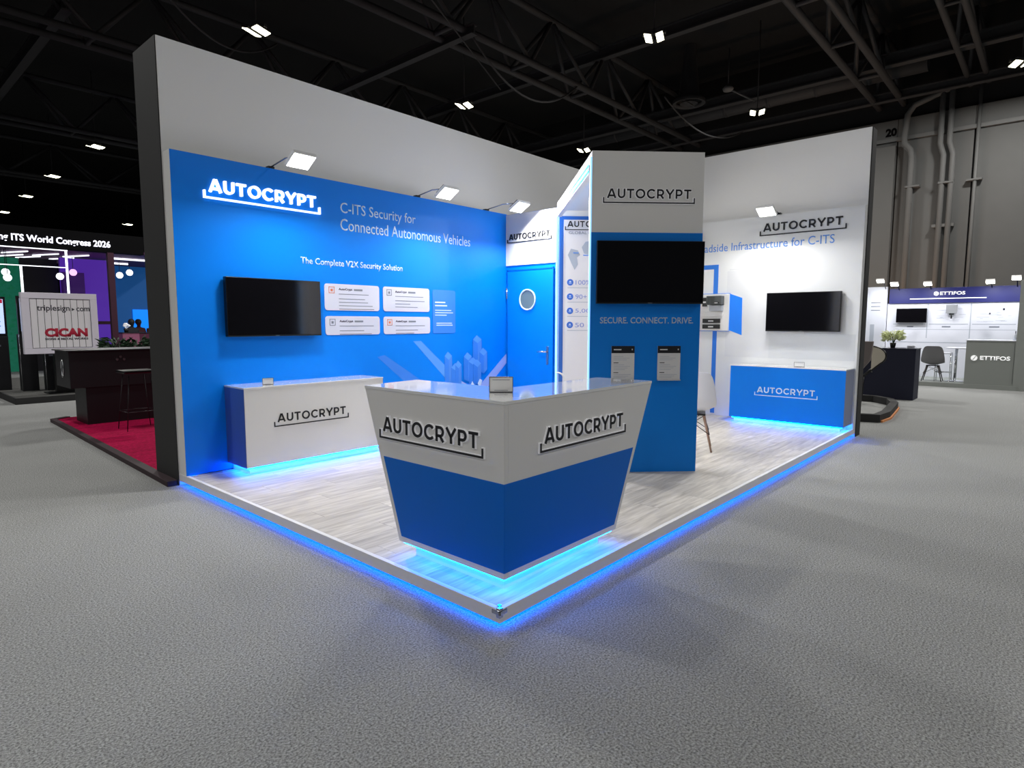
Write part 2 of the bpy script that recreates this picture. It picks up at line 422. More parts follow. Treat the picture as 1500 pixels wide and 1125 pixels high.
# cables, ducts, diffusers
def duct(p0, p1, r, label):
    t = thing('air_duct', label, 'duct', p0)
    d = Vector(p1)-Vector(p0)
    g = G(); g.tube([(0, 0, 0), tuple(d)], r, 14); g.build('duct_shell', trussm, t)
    for k in range(1, 8):
        q = d*k/8; e = d.normalized()*0.05
        g = G(); g.tube([tuple(q-e), tuple(q+e)], r*1.05, 14); g.build('joint_ring', trussm, t)
duct((-2, 16, 10.6), (3.5, 16.1, 10.8), 0.4, 'wide round black air duct above the top left corner of the wall')
duct((23.5, 2, 10.3), (23.5, 16, 10.3), 0.32, 'round black air duct along the hall wall ceiling edge')
for (x, y, lab) in ((21.1, 9.5, 'round black ceiling air diffuser left of the small lamp with side arm'), (9.0, 27, 'round black ceiling air diffuser at upper left beside the wall end'), (13, 33, 'round black ceiling air diffuser low on the left above the gantry')):
    t = thing('air_diffuser', lab, 'vent', (x, y, 10.0))
    g = G(); g.lathe([(0.62, 0), (0.62, 0.12), (0.4, 0.3), (0.2, 2.18)], n=24); g.lathe([(0.62, 0), (0.5, 0.02), (0.5, 0.1)], n=24); g.build('cone', trussm, t)
    g = G(); g.lathe([(0.34, 0.0), (0.3, 0.05), (0, 0.06)], n=20); g.build('inner_disc', trussm, t)
    g = G(); g.box(-0.5, 0.5, -0.015, 0.015, 0.02, 0.05); g.build('cross_bar', trussm, t)
def sag(p0, p1, s, r, label):
    P0, P1 = Vector(p0), Vector(p1); pts = []
    for i in range(17):
        a = i/16; q = P0.lerp(P1, a); q.z -= s*4*a*(1-a); pts.append(tuple(q))
    g = G(); g.tube(pts, r, 6); tag(g.build('hanging_cable', trussm), label, 'cable')
sag((10.4, 10.8, 9.5), (15.5, 10.8, 9.45), 1.1, 0.03, 'thin black cable sagging below the truss above the middle of the wall')
sag((3.5, 15, 10.2), (8.3, 17.5, 10.4), 1.0, 0.03, 'thin black cable looping near the top left corner of the wall')
sag((18.2, 9.0, 9.4), (24, 8.5, 9.4), 0.7, 0.03, 'thin black cable sagging near the lamp with side arm')
sag((7.5, 9.5, 9.2), (13.5, 12.5, 9.2), 0.0, 0.02, 'straight thin black wire crossing under the trusses')

# hall lamps
def hall_lamp(x, y, label, power, rot=0.4, tilt=0.0, z=9.0):
    t = thing('hall_lamp', label, 'lamp', (x, y, z), rot, 'twin-panel hall lamps hanging from the roof')
    g = G()
    g.tube([(0, 0, 0.18), (0, 0, 3.2)], 0.018, 6); g.build('suspension_rod', trussm, t)
    for k in (-1, 1):
        g = G(); g.box(-0.27, 0.27, k*0.16-0.11, k*0.16+0.11, 0.02, 0.1); o = g.build('housing', trussm, t, bevel=0.01)
        o.rotation_euler = (k*0.25, 0, 0)
        g = G(); g.box(-0.25, 0.25, k*0.16-0.09, k*0.16+0.09, 0.0, 0.019); q = g.build('lamp_panel', lampm, o)
    g = G(); g.box(-0.06, 0.06, -0.3, 0.3, 0.12, 0.19); g.build('bracket', trussm, t)
    if power: light('lamp_light', t, (0, 0, -0.06), power, 0.6, 0.6, (1.0, 0.985, 0.95))
    return t
vis = [(6.02, 14.26, 'twin hall lamp at upper left, just above the tall wall', 1.0), (13.23, 6.67, 'largest twin hall lamp, right of centre near the top edge', 1.0),
 (13.45, 14.19, 'twin hall lamp over the middle of the tall left wall', 1.0), (20.97, 6.77, 'twin hall lamp with a side arm above the right wall', 1.0),
 (6.35, 29.84, 'twin hall lamp left of the tall wall end, upper of that row', 1.0), (20.83, 14.29, 'small twin hall lamp just left of the tower top', 0.7),
 (6.45, 37.88, 'twin hall lamp at the left, second down the receding row', 0.6), (21.82, -0.57, 'twin hall lamp at the right edge over the grey hall wall', 1.0),
 (6.65, 45.34, 'small twin hall lamp at the left, third down the receding row', 0.0), (14.29, 52.92, 'tiny twin hall lamp against the wall end above the blue backdrop', 0.0),
 (6.79, 53.27, 'tiny twin hall lamp at the far left edge, last of the row', 0.0)]
for x, y, lb, p in vis:
    o = hall_lamp(x, y, lb, LAMP_W*p)
for x, y in ((-16.2, -0.8), (-8.7, -15.8), (-23.7, -8.3), (-16.2, -15.8)):
    o = hall_lamp(x, y, 'twin hall lamp outside the picture far behind the viewer', 0)
for x, y, p in ((-1.3, 6.7, 0.5), (-8.7, 6.7, 0.9), (-1.3, -8.3, 0.15), (-8.7, -0.8, 0.2), (-8.7, -8.3, 0.7), (-16.2, -8.3, 0.9), (6.1, -8.3, 0.75), (13.4, -8.3, 1.0), (13.4, -0.8, 0.75), (6.1, -0.8, 0.1), (-1.3, 14.2, 0.4)):
    o = hall_lamp(x, y, 'twin hall lamp outside the picture over the open carpet', LAMP_W*p)
t = thing('lamp_arm', 'short white arm with a round end beside the lamp above the right wall', 'bracket', (20.3, 7.6, 9.9))
g = G(); g.tube([(0, 0, 0), (0.62, -0.75, -0.45)], 0.03, 6); g.build('arm', hallg2, t)
g = G(); g.lathe([(0, -0.12), (0.16, -0.08), (0.2, 0), (0.1, 0.1), (0, 0.12)], n=14); g.build('head', hallg2, t)
g = G(); g.tube([(0, 0, 0.05), (0, 0, 1.4)], 0.02, 6); g.build('hanger', trussm, t)

# ================================================================== THE STAND: shell
PT = 0.11           # platform top
Lx, Wy = 6.87, 4.015
g = G(); g.box(0.0, 7.05, 4.02, 4.50, 0.0, 3.945, 0)
wl = struct(g.build('wall_left', wallw))
g = G(); g.box(-0.008, 0.0, 4.028, 4.57, 0.0, 3.945); g.box(0, 7.05, 4.50, 4.57, 0, 3.945); g.build('black_end_panel', blackm, wl)
g = G(); g.box(6.87, 7.0, 0.0, 4.02, 0.0, 3.945)
wr = struct(g.build('wall_right', wallw))
g = G(); g.box(6.885, 7.09, -0.012, 0.0, 0.0, 3.945); g.box(7.0, 7.09, 0, 4.02, 0, 3.945); g.build('black_end_panel', blackm, wr)
# door wall (front of the store room)
g = G(); g.box(4.295, 4.36, 2.96, 3.86, PT, 2.96)
wm = struct(g.build('wall_middle', blue))
g = G(); g.box(0, 0.875, -0.015, 0, 2.27, 2.955); hp = g.build('header_panel', white, wm, bevel=0.002)
hp.rotation_euler = (0, 0, RX); hp.location = (4.295, 3.858, 0)
hl = logo(wm, 0, 0, 0.77, 0, ink, 0.012); hl.rotation_euler = (0, 0, RX); hl.location = (4.279, 3.825, 2.575)
# door
d = thing('door_1', 'blue door with a round porthole and steel lever handle', 'door', (4.285, 3.82, PT), RX)
del d['label']; del d['category']; d['kind'] = 'structure'
g = G(); g.box(0.0, 0.79, -0.006, 0.0, 0.02, 2.09); g.build('door_leaf', mat('door_blue', (0, 122, 232), 0.38, spec=0.22), d, bevel=0.002)
g = G(); g.box(-0.012, 0.0, -0.014, 0.0, 0.0, 2.11); g.box(0.79, 0.802, -0.014, 0.0, 0.0, 2.11); g.box(-0.012, 0.802, -0.014, 0, 2.092, 2.105); g.build('door_frame', blued, d)
g = G()
ring = [(0.36+0.135*math.cos(2*PI*k/32), -0.012, 1.69+0.135*math.sin(2*PI*k/32)) for k in range(33)]
g.tube(ring, 0.011, 8, cap=False); g.build('porthole_ring', txtw, d)
g = G(); g.disc((0.36, -0.007, 1.69), 0.128, -0.003, 32); g.build('porthole_glass', glassg, d)
g = G(); g.box(0.69, 0.725, -0.018, -0.006, 0.83, 1.07); g.build('handle_plate', steel, d, bevel=0.004)
g = G(); g.tube([(0.707, -0.018, 1.0), (0.707, -0.06, 1.0), (0.6, -0.065, 1.0), (0.575, -0.06, 0.995)], 0.01, 10); g.build('door_handle', chrome, d)
for z in (1.85, 0.3):
    g = G(); g.tube([(-0.012, -0.016, z), (-0.012, -0.016, z-0.14)], 0.01, 8); g.build('hinge', steel, d)

# ---- platform
pf = thing('exhibition_platform', 'low stand platform floored with pale oak planks and lit blue underneath', 'platform', (0, 0, 0))
g = G(); g.box(0.1, 6.86, 0.1, 4.0, 0.0, 0.094); g.build('base', mat('riser_white', (200, 205, 215), 0.6), pf)
g = G(); g.box(0.0, 6.868, -0.0, 0.03, 0.043, 0.112); g.build('edge_trim', white, pf, bevel=0.002)
g = G(); g.box(0.0, 0.03, 0.03, 4.015, 0.043, 0.112); g.build('edge_trim', white, pf, bevel=0.002)
g = G(); g.box(0.035, 6.86, 0.034, 0.05, 0.0445, 0.053); g.build('led_strip', ledm, pf)
g = G(); g.box(0.034, 0.05, 0.052, 4.0, 0.0445, 0.053); g.build('led_strip', ledm, pf)
g = G(); g.box(-0.004, 0.022, -0.004, 0.022, 0.07, 0.118); g.box(-0.006, 0.05, -0.006, 0.004, 0.085, 0.108); g.box(-0.006, 0.004, -0.006, 0.05, 0.085, 0.108)
g.disc((0.028, 0.028, 0.114), 0.012, 0.006, 10, axis='z'); g.build('corner_bracket', chrome, pf, bevel=0.003)
pw, plen = 0.187, 1.22
me = {}
row = 0; y = 0.032
while y < 3.84:
    w = min(pw, 3.84-y); x = 0.032-(row*0.47 % plen)
    while x < 6.768:
        a, b = max(x, 0.032), min(x+plen, 6.768)
        if b-a > 0.02:
            key = (round(b-a, 3), round(w, 3))
            if key not in me:
                g = G(); g.box(0.0008, key[0]-0.0008, 0.0006, key[1]-0.0006, -0.014, 0); me[key] = g.mesh('plank', plankm)
            o = bpy.data.objects.new('plank', me[key]); COL.objects.link(o); o.parent = pf; o.location = (a, y, PT)
        x += plen
    y += w; row += 1

# ---- blue graphic panel on the left wall (local: x = world x, front towards -y)
gp = thing('graphic_panel', 'tall blue printed wall panel with white headings, four text cards and city artwork', 'panel', (0.003, 3.86, PT))
Z = lambda z: z-PT
g = G(); g.box(0, 4.288, 0.0, 0.155, Z(0.112), Z(2.972), 1); g.box(0.0, 4.288, -0.004, 0.0, Z(0.112), Z(2.972), 0); g.build('board', [blue, white], gp)
logo(gp, 0.26, Z(2.60), 1.155, -0.004, lit, 0.03, None)
text('heading', 'C-ITS Security for', 1.665, Z(2.62), 1.02, 0.145, txtw, gp, -0.004, bold=0.004)
text('heading', 'Connected Autonomous Vehicles', 1.66, Z(2.47), 1.925, 0.125, txtw, gp, -0.004, bold=0.004)
text('subheading', 'The Complete V2X Security Solution', 1.188, Z(2.068), 1.292, 0.088, txtw, gp, -0.004, bold=0.012)
def info_card(x0, x1, z0, z1, icon, rows):
    g = G(); g.prism(rrect(x0, x1, Z(z0), Z(z1), 0.03, -0.004), (0, -0.005, 0)); c = g.build('info_card', card, gp)
    zt = Z(z1)-0.05
    gi = G()
    for k in range(4):
        a = x0+0.05; s = 0.07; th = 0.006
    gi.box(a, a+s, -0.0105, -0.009, zt-s+0.02, zt-s+0.02+th); gi.box(a, a+s, -0.0105, -0.009, zt+0.02-th, zt+0.02)
    gi.box(a, a+th, -0.0105, -0.009, zt-s+0.02, zt+0.02); gi.box(a+s-th, a+s, -0.0105, -0.009, zt-s+0.02, zt+0.02); gi.box(a+0.022, a+0.048, -0.0105, -0.009, zt-0.03, zt-0.004)
    gi.build('card_icon', icon, c)
    text('card_title', 'AutoCrypt', x0+0.17, zt-0.022, 0.17, 0.032, mat('dark_ink_print', (70, 60, 80), 0.6), c, -0.009, bold=0.02)
    bars(c, [(x0+0.36, x0+0.47, zt-0.016, zt+0.004)], -0.009, inkg, 'fine_print')
    rr = []
    for i, w in enumerate(rows):
        zz = zt-0.06-0.036*i-(0.015 if i > 0 else 0)
        rr.append((x0+0.17, x0+0.17+w, zz, zz+0.0075))
    bars(c, rr, -0.009, inkg)
info_card(1.445, 2.138, 1.622, 1.902, orange, (0.38, 0.33, 0.37, 0.43, 0.45))
info_card(2.192, 2.880, 1.622, 1.902, inkg, (0.42, 0.44, 0.22, 0.33))
info_card(1.445, 2.138, 1.360, 1.561, inkg, (0.44, 0.31, 0.41))
info_card(2.192, 2.885, 1.360, 1.561, orange, (0.44, 0.33, 0.27))
g = G(); g.prism(rrect(2.932, 3.31, Z(1.36), Z(1.896), 0.025, -0.004), (0, -0.004, 0)); c = g.build('info_card', blues, gp); c['label'] = 'pale blue text card'
bars(c, [(2.97, 3.14, Z(1.735), Z(1.75)), (2.97, 3.17, Z(1.695), Z(1.71)), (2.97, 3.24, Z(1.64), Z(1.65)), (2.97, 3.27, Z(1.61), Z(1.62)), (2.97, 3.16, Z(1.58), Z(1.59)), (2.99, 3.25, Z(1.48), Z(1.49)), (2.99, 3.26, Z(1.455), Z(1.465))], -0.008, txtw)
# artwork: roads and isometric towers
def flat(name, pts, m, y=-0.004, d=-0.001):
    g = G(); g.prism([(a, y, Z(b)) for a, b in pts], (0, d, 0)); return g.build(name, m, gp)
flat('printed_road', [(2.62, 1.27), (2.74, 1.27), (3.12, 0.96), (3.12, 0.80)], bluel)
flat('printed_road', [(3.36, 0.76), (3.36, 0.63), (3.60, 0.46), (3.72, 0.46), (4.285, 0.93), (4.285, 1.06), (3.68, 0.60)], mat('lilac_print', (150, 172, 236), 0.5))
flat('printed_road', [(2.1, 1.10), (2.2, 1.12), (2.95, 0.66), (2.72, 0.60)], blues)
ISO = [0]
def iso(x, z0, z1, w, m=blues, m2=bluel):
    ISO[0] += 1; yy = -0.0052-0.0012*ISO[0]
    flat('printed_tower', [(x, z0), (x+w, z0-0.03), (x+w, z1-0.05), (x, z1)], m, yy)
    flat('printed_tower', [(x+w, z0-0.03), (x+w*1.8, z0+0.02), (x+w*1.8, z1), (x+w, z1-0.05)], mat('mid_lilac_print', (70, 136, 232), 0.5), yy)
    flat('printed_tower', [(x, z1), (x+w, z1-0.05), (x+w*1.8, z1), (x+w*0.8, z1+0.055)], m2, yy)
iso(3.12, 0.3, 1.07, 0.07); iso(3.23, 0.3, 0.92, 0.09); iso(3.30, 0.45, 0.95, 0.06)
iso(3.62, 0.85, 1.27, 0.09); iso(3.45, 0.75, 1.05, 0.08); iso(3.54, 0.68, 0.98, 0.09); iso(3.74, 0.84, 1.10, 0.08); iso(3.62, 0.7, 0.95, 0.08)
flat('printed_pin', [(3.60, 0.60), (3.64, 0.66), (3.60, 0.72), (3.56, 0.66)], txtw, -0.0160); flat('printed_pin', [(3.74, 0.62), (3.79, 0.72), (3.74, 0.74), (3.70, 0.68)], txtw, -0.0160)

# ---- white graphic panel on the right wall (front faces -X); local x = 3.9 - worldY
Y0 = 2.9
wp = thing('graphic_panel', 'large white wall panel with blue heading and blue bracket line behind the right screen', 'panel', (6.77, Y0, PT), RX)
X = lambda yy: Y0-yy
g = G(); g.box(0, X(0.003), 0.0, 0.098, Z(0.112), Z(2.972)); g.build('board', mat('white_graphic_board', (226, 228, 230), 0.3), wp)
logo(wp, X(1.305), Z(2.70), 1.1, 0.0, ink, 0.012)
text('heading', 'Roadside Infrastructure for C-ITS', X(2.27), Z(2.53), 1.93, 0.115, txtb, wp, 0, bold=0.004)
def wflat(name, y0, y1, z0, z1, m, d=-0.002, parent=wp): g = G(); g.box(X(y0), X(y1), d, 0, Z(z0), Z(z1)); return g.build(name, m, parent)
wflat('printed_line', 2.3, 1.885, 2.28, 2.345, bluep); wflat('printed_line', 1.955, 1.885, 1.92, 2.28, bluep); wflat('printed_line', 1.945, 1.88, 0.14, 1.38, bluep)
pg = mat('faint_grey_print', (210, 213, 217), 0.4)
wflat('printed_tint', 0.66, 0.20, 1.2, 1.84, pg, -0.001); wflat('printed_tint', 1.72, 0.66, 2.255, 2.265, pg, -0.001); wflat('printed_tint', 1.75, 1.12, 1.0, 2.24, mat('faint_grey_print2', (218, 220, 224), 0.4), -0.0006)
wflat('printed_tint', 1.12, 0.03, 1.0, 1.345, pg, -0.0012)
g = G(); g.prism([(X(1.70), 0, Z(1.915)), (X(1.518), 0, Z(1.85)), (X(1.508), 0, Z(1.315)), (X(1.70), 0, Z(1.385))], (0, -0.003, 0)); g.build('printed_shadow', mat('bright_blue_print', (0, 128, 250), 0.4), wp)
# display board with devices
db = thing('device_display_board', 'square white board on the right wall carrying small black devices', 'display', (6.77, 2.14, 1.375), RX)
g = G(); g.box(0, 0.44, -0.03, 0, 0, 0.54, 0); g.build('board', white, db, bevel=0.003)
g = G(); g.box(-0.008, 0.448, -0.022, -0.001, -0.008, 0.0); g.box(-0.008, 0.448, -0.022, -0.001, 0.54, 0.548); g.box(-0.008, 0.0, -0.022, -0.001, 0.0, 0.54); g.build('edge_line', bluep, db)
g = G(); g.box(0.04, 0.11, -0.05, -0.03, 0.36, 0.49); g.box(0.052, 0.098, -0.051, -0.05, 0.41, 0.435, 1); g.build('onboard_unit', [black, paper], db, bevel=0.002)
g = G(); g.box(0.14, 0.37, -0.14, -0.03, 0.38, 0.51); g.build('roadside_unit', mat('dark_grey_casting', (72, 76, 76), 0.5), db, bevel=0.008)
g = G()
for k in range(9): g.box(0.155+k*0.013, 0.16+k*0.013, -0.147, -0.14, 0.39, 0.50)
g.build('cooling_fin', mat('dark_grey_casting', (72, 76, 76), 0.5), db)
g = G()
g.box(0.26, 0.34, -0.146, -0.14, 0.395, 0.42); g.box(0.272, 0.318, -0.148, -0.146, 0.402, 0.412, 1); g.build('unit_label', [black, paper], db)
g = G(); g.box(0.17, 0.36, -0.1, -0.03, 0.29, 0.375); g.build('stand_bracket', mat('pale_grey_metal', (170, 174, 180), 0.4, 0.3), db, bevel=0.004)
g = G(); g.box(0.02, 0.36, -0.045, -0.03, 0.215, 0.275); g.build('device_shelf', white, db, bevel=0.002)
for z in (0.115, 0.03):
    g = G(); g.box(0.05, 0.32, -0.045, -0.03, z, z+0.062); g.box(0.14, 0.22, -0.046, -0.045, z+0.02, z+0.038, 1); o = g.build('name_plate', [black, paper], db)

# ---- store-room poster wall (faces 45 degrees) and roof slab
g = G(); g.box(0, 1.02, 0.0, 0.08, 0, 2.845)
pwall = struct(g.build('wall_store', white)); pwall.location = (4.292, 2.968, PT); pwall.rotation_euler = (0, 0, R45)
g = G(); g.box(0, 1.75, 0, 0.08, 0, 2.85); ws = struct(g.build('wall_store_side', white)); ws.location = (5.02, 2.235, PT)
ps = thing('poster', 'white poster with blue edge, company logo, faint world map and four blue icons', 'poster', (4.292, 2.968, PT), R45)
g = G(); g.box(0.02, 0.98, -0.012, -0.002, 0.03, Z(2.85)); g.build('poster_frame', mat('poster_blue', (40, 104, 190), 0.4), ps)
g = G(); g.box(0.075, 0.925, -0.014, -0.012, 0.05, Z(2.805)); g.build('poster_sheet', mat('poster_white', (224, 222, 226), 0.4), ps)
logo(ps, 0.09, Z(2.675), 0.76, -0.014, ink, 0.004)
text('caption', 'GLOBAL LOCATIONS', 0.14, Z(2.625), 0.6, 0.034, inkg, ps, -0.014)
mapm = mat('map_grey', (172, 180, 194), 0.6)
def pflat(pts, m, d=-0.001, name='map_shape', y=-0.014):
    g = G(); g.prism([(a, y, Z(b)) for a, b in pts], (0, d, 0)); return g.build(name, m, ps)
pflat([(0.13, 2.36), (0.17, 2.44), (0.26, 2.42), (0.29, 2.36), (0.25, 2.33), (0.26, 2.24), (0.22, 2.17), (0.18, 2.25)], mapm)
pflat([(0.31, 2.46), (0.36, 2.53), (0.50, 2.55), (0.60, 2.5), (0.58, 2.38), (0.50, 2.30), (0.42, 2.36), (0.34, 2.38)], mapm)
pflat([(0.42, 2.27), (0.48, 2.26), (0.46, 2.14), (0.42, 2.12)], mapm)
pflat([(0.62, 2.5), (0.82, 2.53), (0.85, 2.4), (0.74, 2.28), (0.64, 2.36)], mapm)
for (a, b) in ((0.2, 2.38), (0.33, 2.35), (0.4, 2.27), (0.7, 2.4)):
    pflat([(a, b), (a+0.07, b), (a+0.07, b+0.014), (a, b+0.014)], txtb, -0.001, 'map_caption', -0.0155)
for z, tx in ((2.012, '100%'), (1.829, '90+'), (1.645, '5,000'), (1.463, '50 mil')):
    g = G(); g.disc((0.165, -0.014, Z(z)), 0.042, -0.002, 24); ic = g.build('round_icon', mat('icon_blue', (46, 104, 204), 0.4), ps)
    g = G(); g.box(0.147, 0.183, -0.0172, -0.016, Z(z)-0.014, Z(z)-0.008); g.box(0.153, 0.177, -0.0172, -0.016, Z(z)+0.002, Z(z)+0.016); g.build('icon_mark', txtw, ic)
    text('figure', tx, 0.235, Z(z)-0.03, 0.05*len(tx), 0.058, mat('lilac_text', (120, 140, 205), 0.5), ps, -0.014)
    bars(ps, [(0.13, 0.55, Z(z)-0.075, Z(z)-0.066)], -0.014, inkl)
g = G(); g.prism([(0.12, -0.014, Z(0.73)), (0.21, -0.014, Z(0.73)), (0.185, -0.014, Z(0.66)), (0.145, -0.014, Z(0.66))], (0, -0.001, 0)); g.build('small_mark', mapm, ps)

# ---- tower (local: x 0..1.012 to the right, front y=0, origin front-left corner)
tw = thing('display_tower', 'tall white and blue tower turned forty-five degrees in the middle of the stand', 'tower', (2.552, 1.254, PT), R45)
g = G(); g.box(0, 1.014, 0, 0.12, 0, 2.895); g.build('body', white, tw, bevel=0.002)
g = G(); g.box(0.0, 1.0145, -0.004, 0.0, 0.0, 2.188); g.build('blue_cladding', bluet, tw)
g = G(); g.box(-0.013, 0.0, 0.0, 0.02, 0.0, 2.84); g.build('led_strip', ledp, tw)
rs = thing('canopy_slab', 'flat white canopy from tower top back to the poster wall with cyan light line', 'canopy', (2.552, 1.254, PT), R45)
g = G(); g.box(0.0, 1.014, 0.122, 2.38, 2.80, 2.893); g.build('slab', white, rs, bevel=0.002)
g = G(); g.box(-0.006, 0.055, 0.125, 2.38, 2.72, 2.7995); g.build('edge_beam', white, rs)
g = G(); g.box(-0.012, -0.007, 0.13, 2.37, 2.735, 2.752); g.box(0.057, 0.066, 0.13, 2.37, 2.74, 2.76); g.build('led_strip', ledc, rs)
g = G(); g.box(-0.012, -0.007, 0.13, 2.37, 2.79, 2.80); g.build('led_strip', ledc, rs)
g = G(); g.box(-0.012, 0.012, 2.37, 2.385, 0.0, 2.8); g.build('led_strip', ledp, rs)
logo(tw, 0.10, Z(2.553), 0.83, 0.0, ink, 0.010, halo)
text('slogan', 'SECURE. CONNECT. DRIVE.', 0.09, Z(1.487), 0.86, 0.057, mat('slogan_grey', (176, 190, 214), 0.5), tw, -0.004, bold=0.016)
def sheet(x, label):
    t = thing('info_sheet', label, 'sheet', (2.552+x*0.70711+0.0035*-0.7071, 1.254-x*0.70711-0.0035*0.7071, 0.975), R45, 'information sheets on the tower')
    g = G(); g.box(0, 0.212, -0.008, -0.001, 0.0, 0.308); g.build('sheet', paper, t, bevel=0.001)
    g = G(); g.box(0, 0.212, -0.009, -0.008, 0.243, 0.308); g.build('header', ink, t)
    bars(t, [(0.02, 0.09, 0.27, 0.28), (0.185, 0.195, 0.27, 0.283)], -0.009, paper)
    bars(t, [(0.02, 0.065, 0.152, 0.158), (0.02, 0.065, 0.062, 0.068)], -0.008, ink)
    rr = []
    for k, zz in enumerate((0.21, 0.195, 0.18, 0.135, 0.12, 0.105, 0.09, 0.045, 0.03, 0.018)):
        rr.append((0.02, 0.11+0.08*((k*37) % 10)/10, zz, zz+0.004))
    bars(t, rr, -0.008, inkl)
    g = G(); g.box(0.0, 0.212, -0.03, -0.001, -0.008, 0.0); g.build('ledge', mat('clear_acrylic', (200, 205, 210), 0.1), t)
sheet(0.20, 'left information sheet with black header on the tower, above the counter end')
sheet(0.627, 'right information sheet with black header on the tower')

# ---- screens
def tv(name, label, loc, rot, w, h, d=0.05):
    t = thing(name, label, 'television', loc, rot, 'wall screens of the stand')
    g = G(); g.box(0, w, -d, -0.012, 0, h); g.build('body', black, t, bevel=0.004)
    g = G(); g.box(0.007, w-0.007, -d-0.001, -d+0.002, 0.014, h-0.007); g.build('screen', screen, t)
    g = G(); g.box(w/2-0.02, w/2+0.02, -d-0.0016, -d-0.001, 0.004, 0.009); g.build('maker_mark', inkg, t)
    g = G(); g.box(w*0.3, w*0.7, -0.012, 0.0, h*0.3, h*0.7); g.build('wall_mount', steel, t)
tv('television', 'black television on the blue left wall above the white cabinet', (0.40, 3.855, 1.36), 0, 0.963, 0.553, 0.065)
tv('television', 'black television on the white right wall above the blue cabinet', (6.768, 1.152, 1.377), RX, 0.942, 0.528, 0.065)
tv('television', 'largest black television on the front of the tower', (2.552+0.045*0.7071-0.0035, 1.254-0.045*0.7071-0.0035, 1.664), R45, 0.975, 0.556, 0.05)

# ---- cabinets
def cabinet(label, loc, rot, w, dep, body, toe, lm, lx, lw, lz, depth=0.004, sidem=None, grp=None):
    t = thing('storage_cabinet', label, 'cabinet', loc, rot)
    H = 0.787
    g = G(); g.box(0, w, 0.0, dep, 0.068, H); g.build('body', body, t, bevel=0.002)
    g = G(); g.box(-0.003, w+0.003, -0.003, dep, H, H+0.014); g.build('top', gloss, t, bevel=0.002)
    g = G(); g.box(0.05, w-0.05, 0.06, dep, 0.0, 0.068); g.build('toe_kick', white, t)
    g = G(); g.box(0.03, w-0.03, 0.03, 0.045, 0.054, 0.066); g.box(0.03, 0.045, 0.045, dep-0.02, 0.054, 0.066); g.box(w-0.045, w-0.03, 0.045, dep-0.02, 0.054, 0.066); g.build('led_strip', ledt, t)
    logo(t, lx, lz, lw, 0.0, lm, depth)
    return t
cl = cabinet('white storage cabinet with black logo against the blue wall, under the left screen', (0.375, 3.46, PT), 0, 1.505, 0.396, white, blue, ink, 0.0, 0.8, 0)
for c in list(cl.children):
    if c.name.startswith('logo'): c.location = (0.27, 0, 0.415); 
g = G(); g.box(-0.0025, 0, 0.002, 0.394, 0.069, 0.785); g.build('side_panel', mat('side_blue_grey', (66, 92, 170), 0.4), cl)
cr = cabinet('blue storage cabinet with pale logo against the white right wall', (6.37, 1.49, PT), RX, 1.465, 0.396, blue, blue, txtw, 0.0, 0.805, 0)
for c in list(cr.children):
    if c.name.startswith('logo'): c.location = (0.345, 0, 0.395)
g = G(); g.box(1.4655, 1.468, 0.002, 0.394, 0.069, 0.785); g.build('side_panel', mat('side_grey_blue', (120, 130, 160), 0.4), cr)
def tent_sign(label, loc, rot, w=0.11, h=0.08):
    t = thing('tent_sign', label, 'sign', loc, rot, 'small framed signs on the counters')
    g = G(); g.box(-w/2, w/2, -0.003, 0.0, 0.002, h); o = g.build('card', mat('bright_card', (246, 246, 246), 0.4), t)
    g = G(); k = 0.004
    g.box(-w/2-k, w/2+k, -0.005, 0.002, 0.0, 0.004); g.box(-w/2-k, w/2+k, -0.005, 0.002, h, h+k); g.box(-w/2-k, -w/2, -0.005, 0.002, 0, h); g.box(w/2, w/2+k, -0.005, 0.002, 0, h); g.build('frame', mat('grey_frame', (90, 90, 96), 0.4), t)
    g = G(); g.box(-w/2, w/2, 0.0, 0.045, 0.0, 0.003); g.build('foot', mat('clear_acrylic', (200, 205, 210), 0.1), t)
    bars(t, [(-w*0.38, w*0.38, h*0.82, h*0.85), (-w*0.3, w*0.3, h*0.12, h*0.15)], -0.003, inkg)
tent_sign('small framed card on the front corner of the reception counter', (0.40, 0.36, 1.111), math.radians(-47), 0.125, 0.083)
tent_sign('small white card standing on the white cabinet', (0.66, 3.58, PT+0.802), math.radians(-20), 0.09, 0.06)
tent_sign('small white card standing on the blue cabinet', (6.5, 0.62, PT+0.802), RX+0.15, 0.12, 0.06)

# ---- reception counter
rc = thing('reception_counter', 'V-shaped white and blue reception counter with tapered ends at the platform corner', 'counter', (0, 0, 0))
fx, fy = 0.118, 0.079
zb, zt = 0.20, 1.108
def wing(pts_front, ext, mtl, name):
    g = G(); g.prism(pts_front, ext); return g.build(name, mtl, rc, bevel=0.0015)
LT, LB, RT, RB = 1.24, 0.925, 1.572, 1.156
# outer skins
wing([(fx, fy, zb), (fx, LB, zb), (fx, LT, zt-0.016), (fx, fy, zt-0.016)], (0.03, 0, 0), white, 'left_front')
wing([(fx+0.0301, fy, zb), (RB, fy, zb), (RT, fy, zt-0.016), (fx+0.0301, fy, zt-0.016)], (0, 0.03, 0), white, 'right_front')
# end gables, tapered
wing([(fx+0.0305, LB-0.03, zb), (fx+0.0305, LB, zb), (fx+0.0305, LT, zt-0.016), (fx+0.0305, LT-0.03, zt-0.016)], (0.42, 0, 0), white, 'end_gable')
wing([(RB-0.03, fy+0.0305, zb), (RB, fy+0.0305, zb), (RT, fy+0.0305, zt-0.016), (RT-0.03, fy+0.0305, zt-0.016)], (0, 0.39, 0), white, 'end_gable')
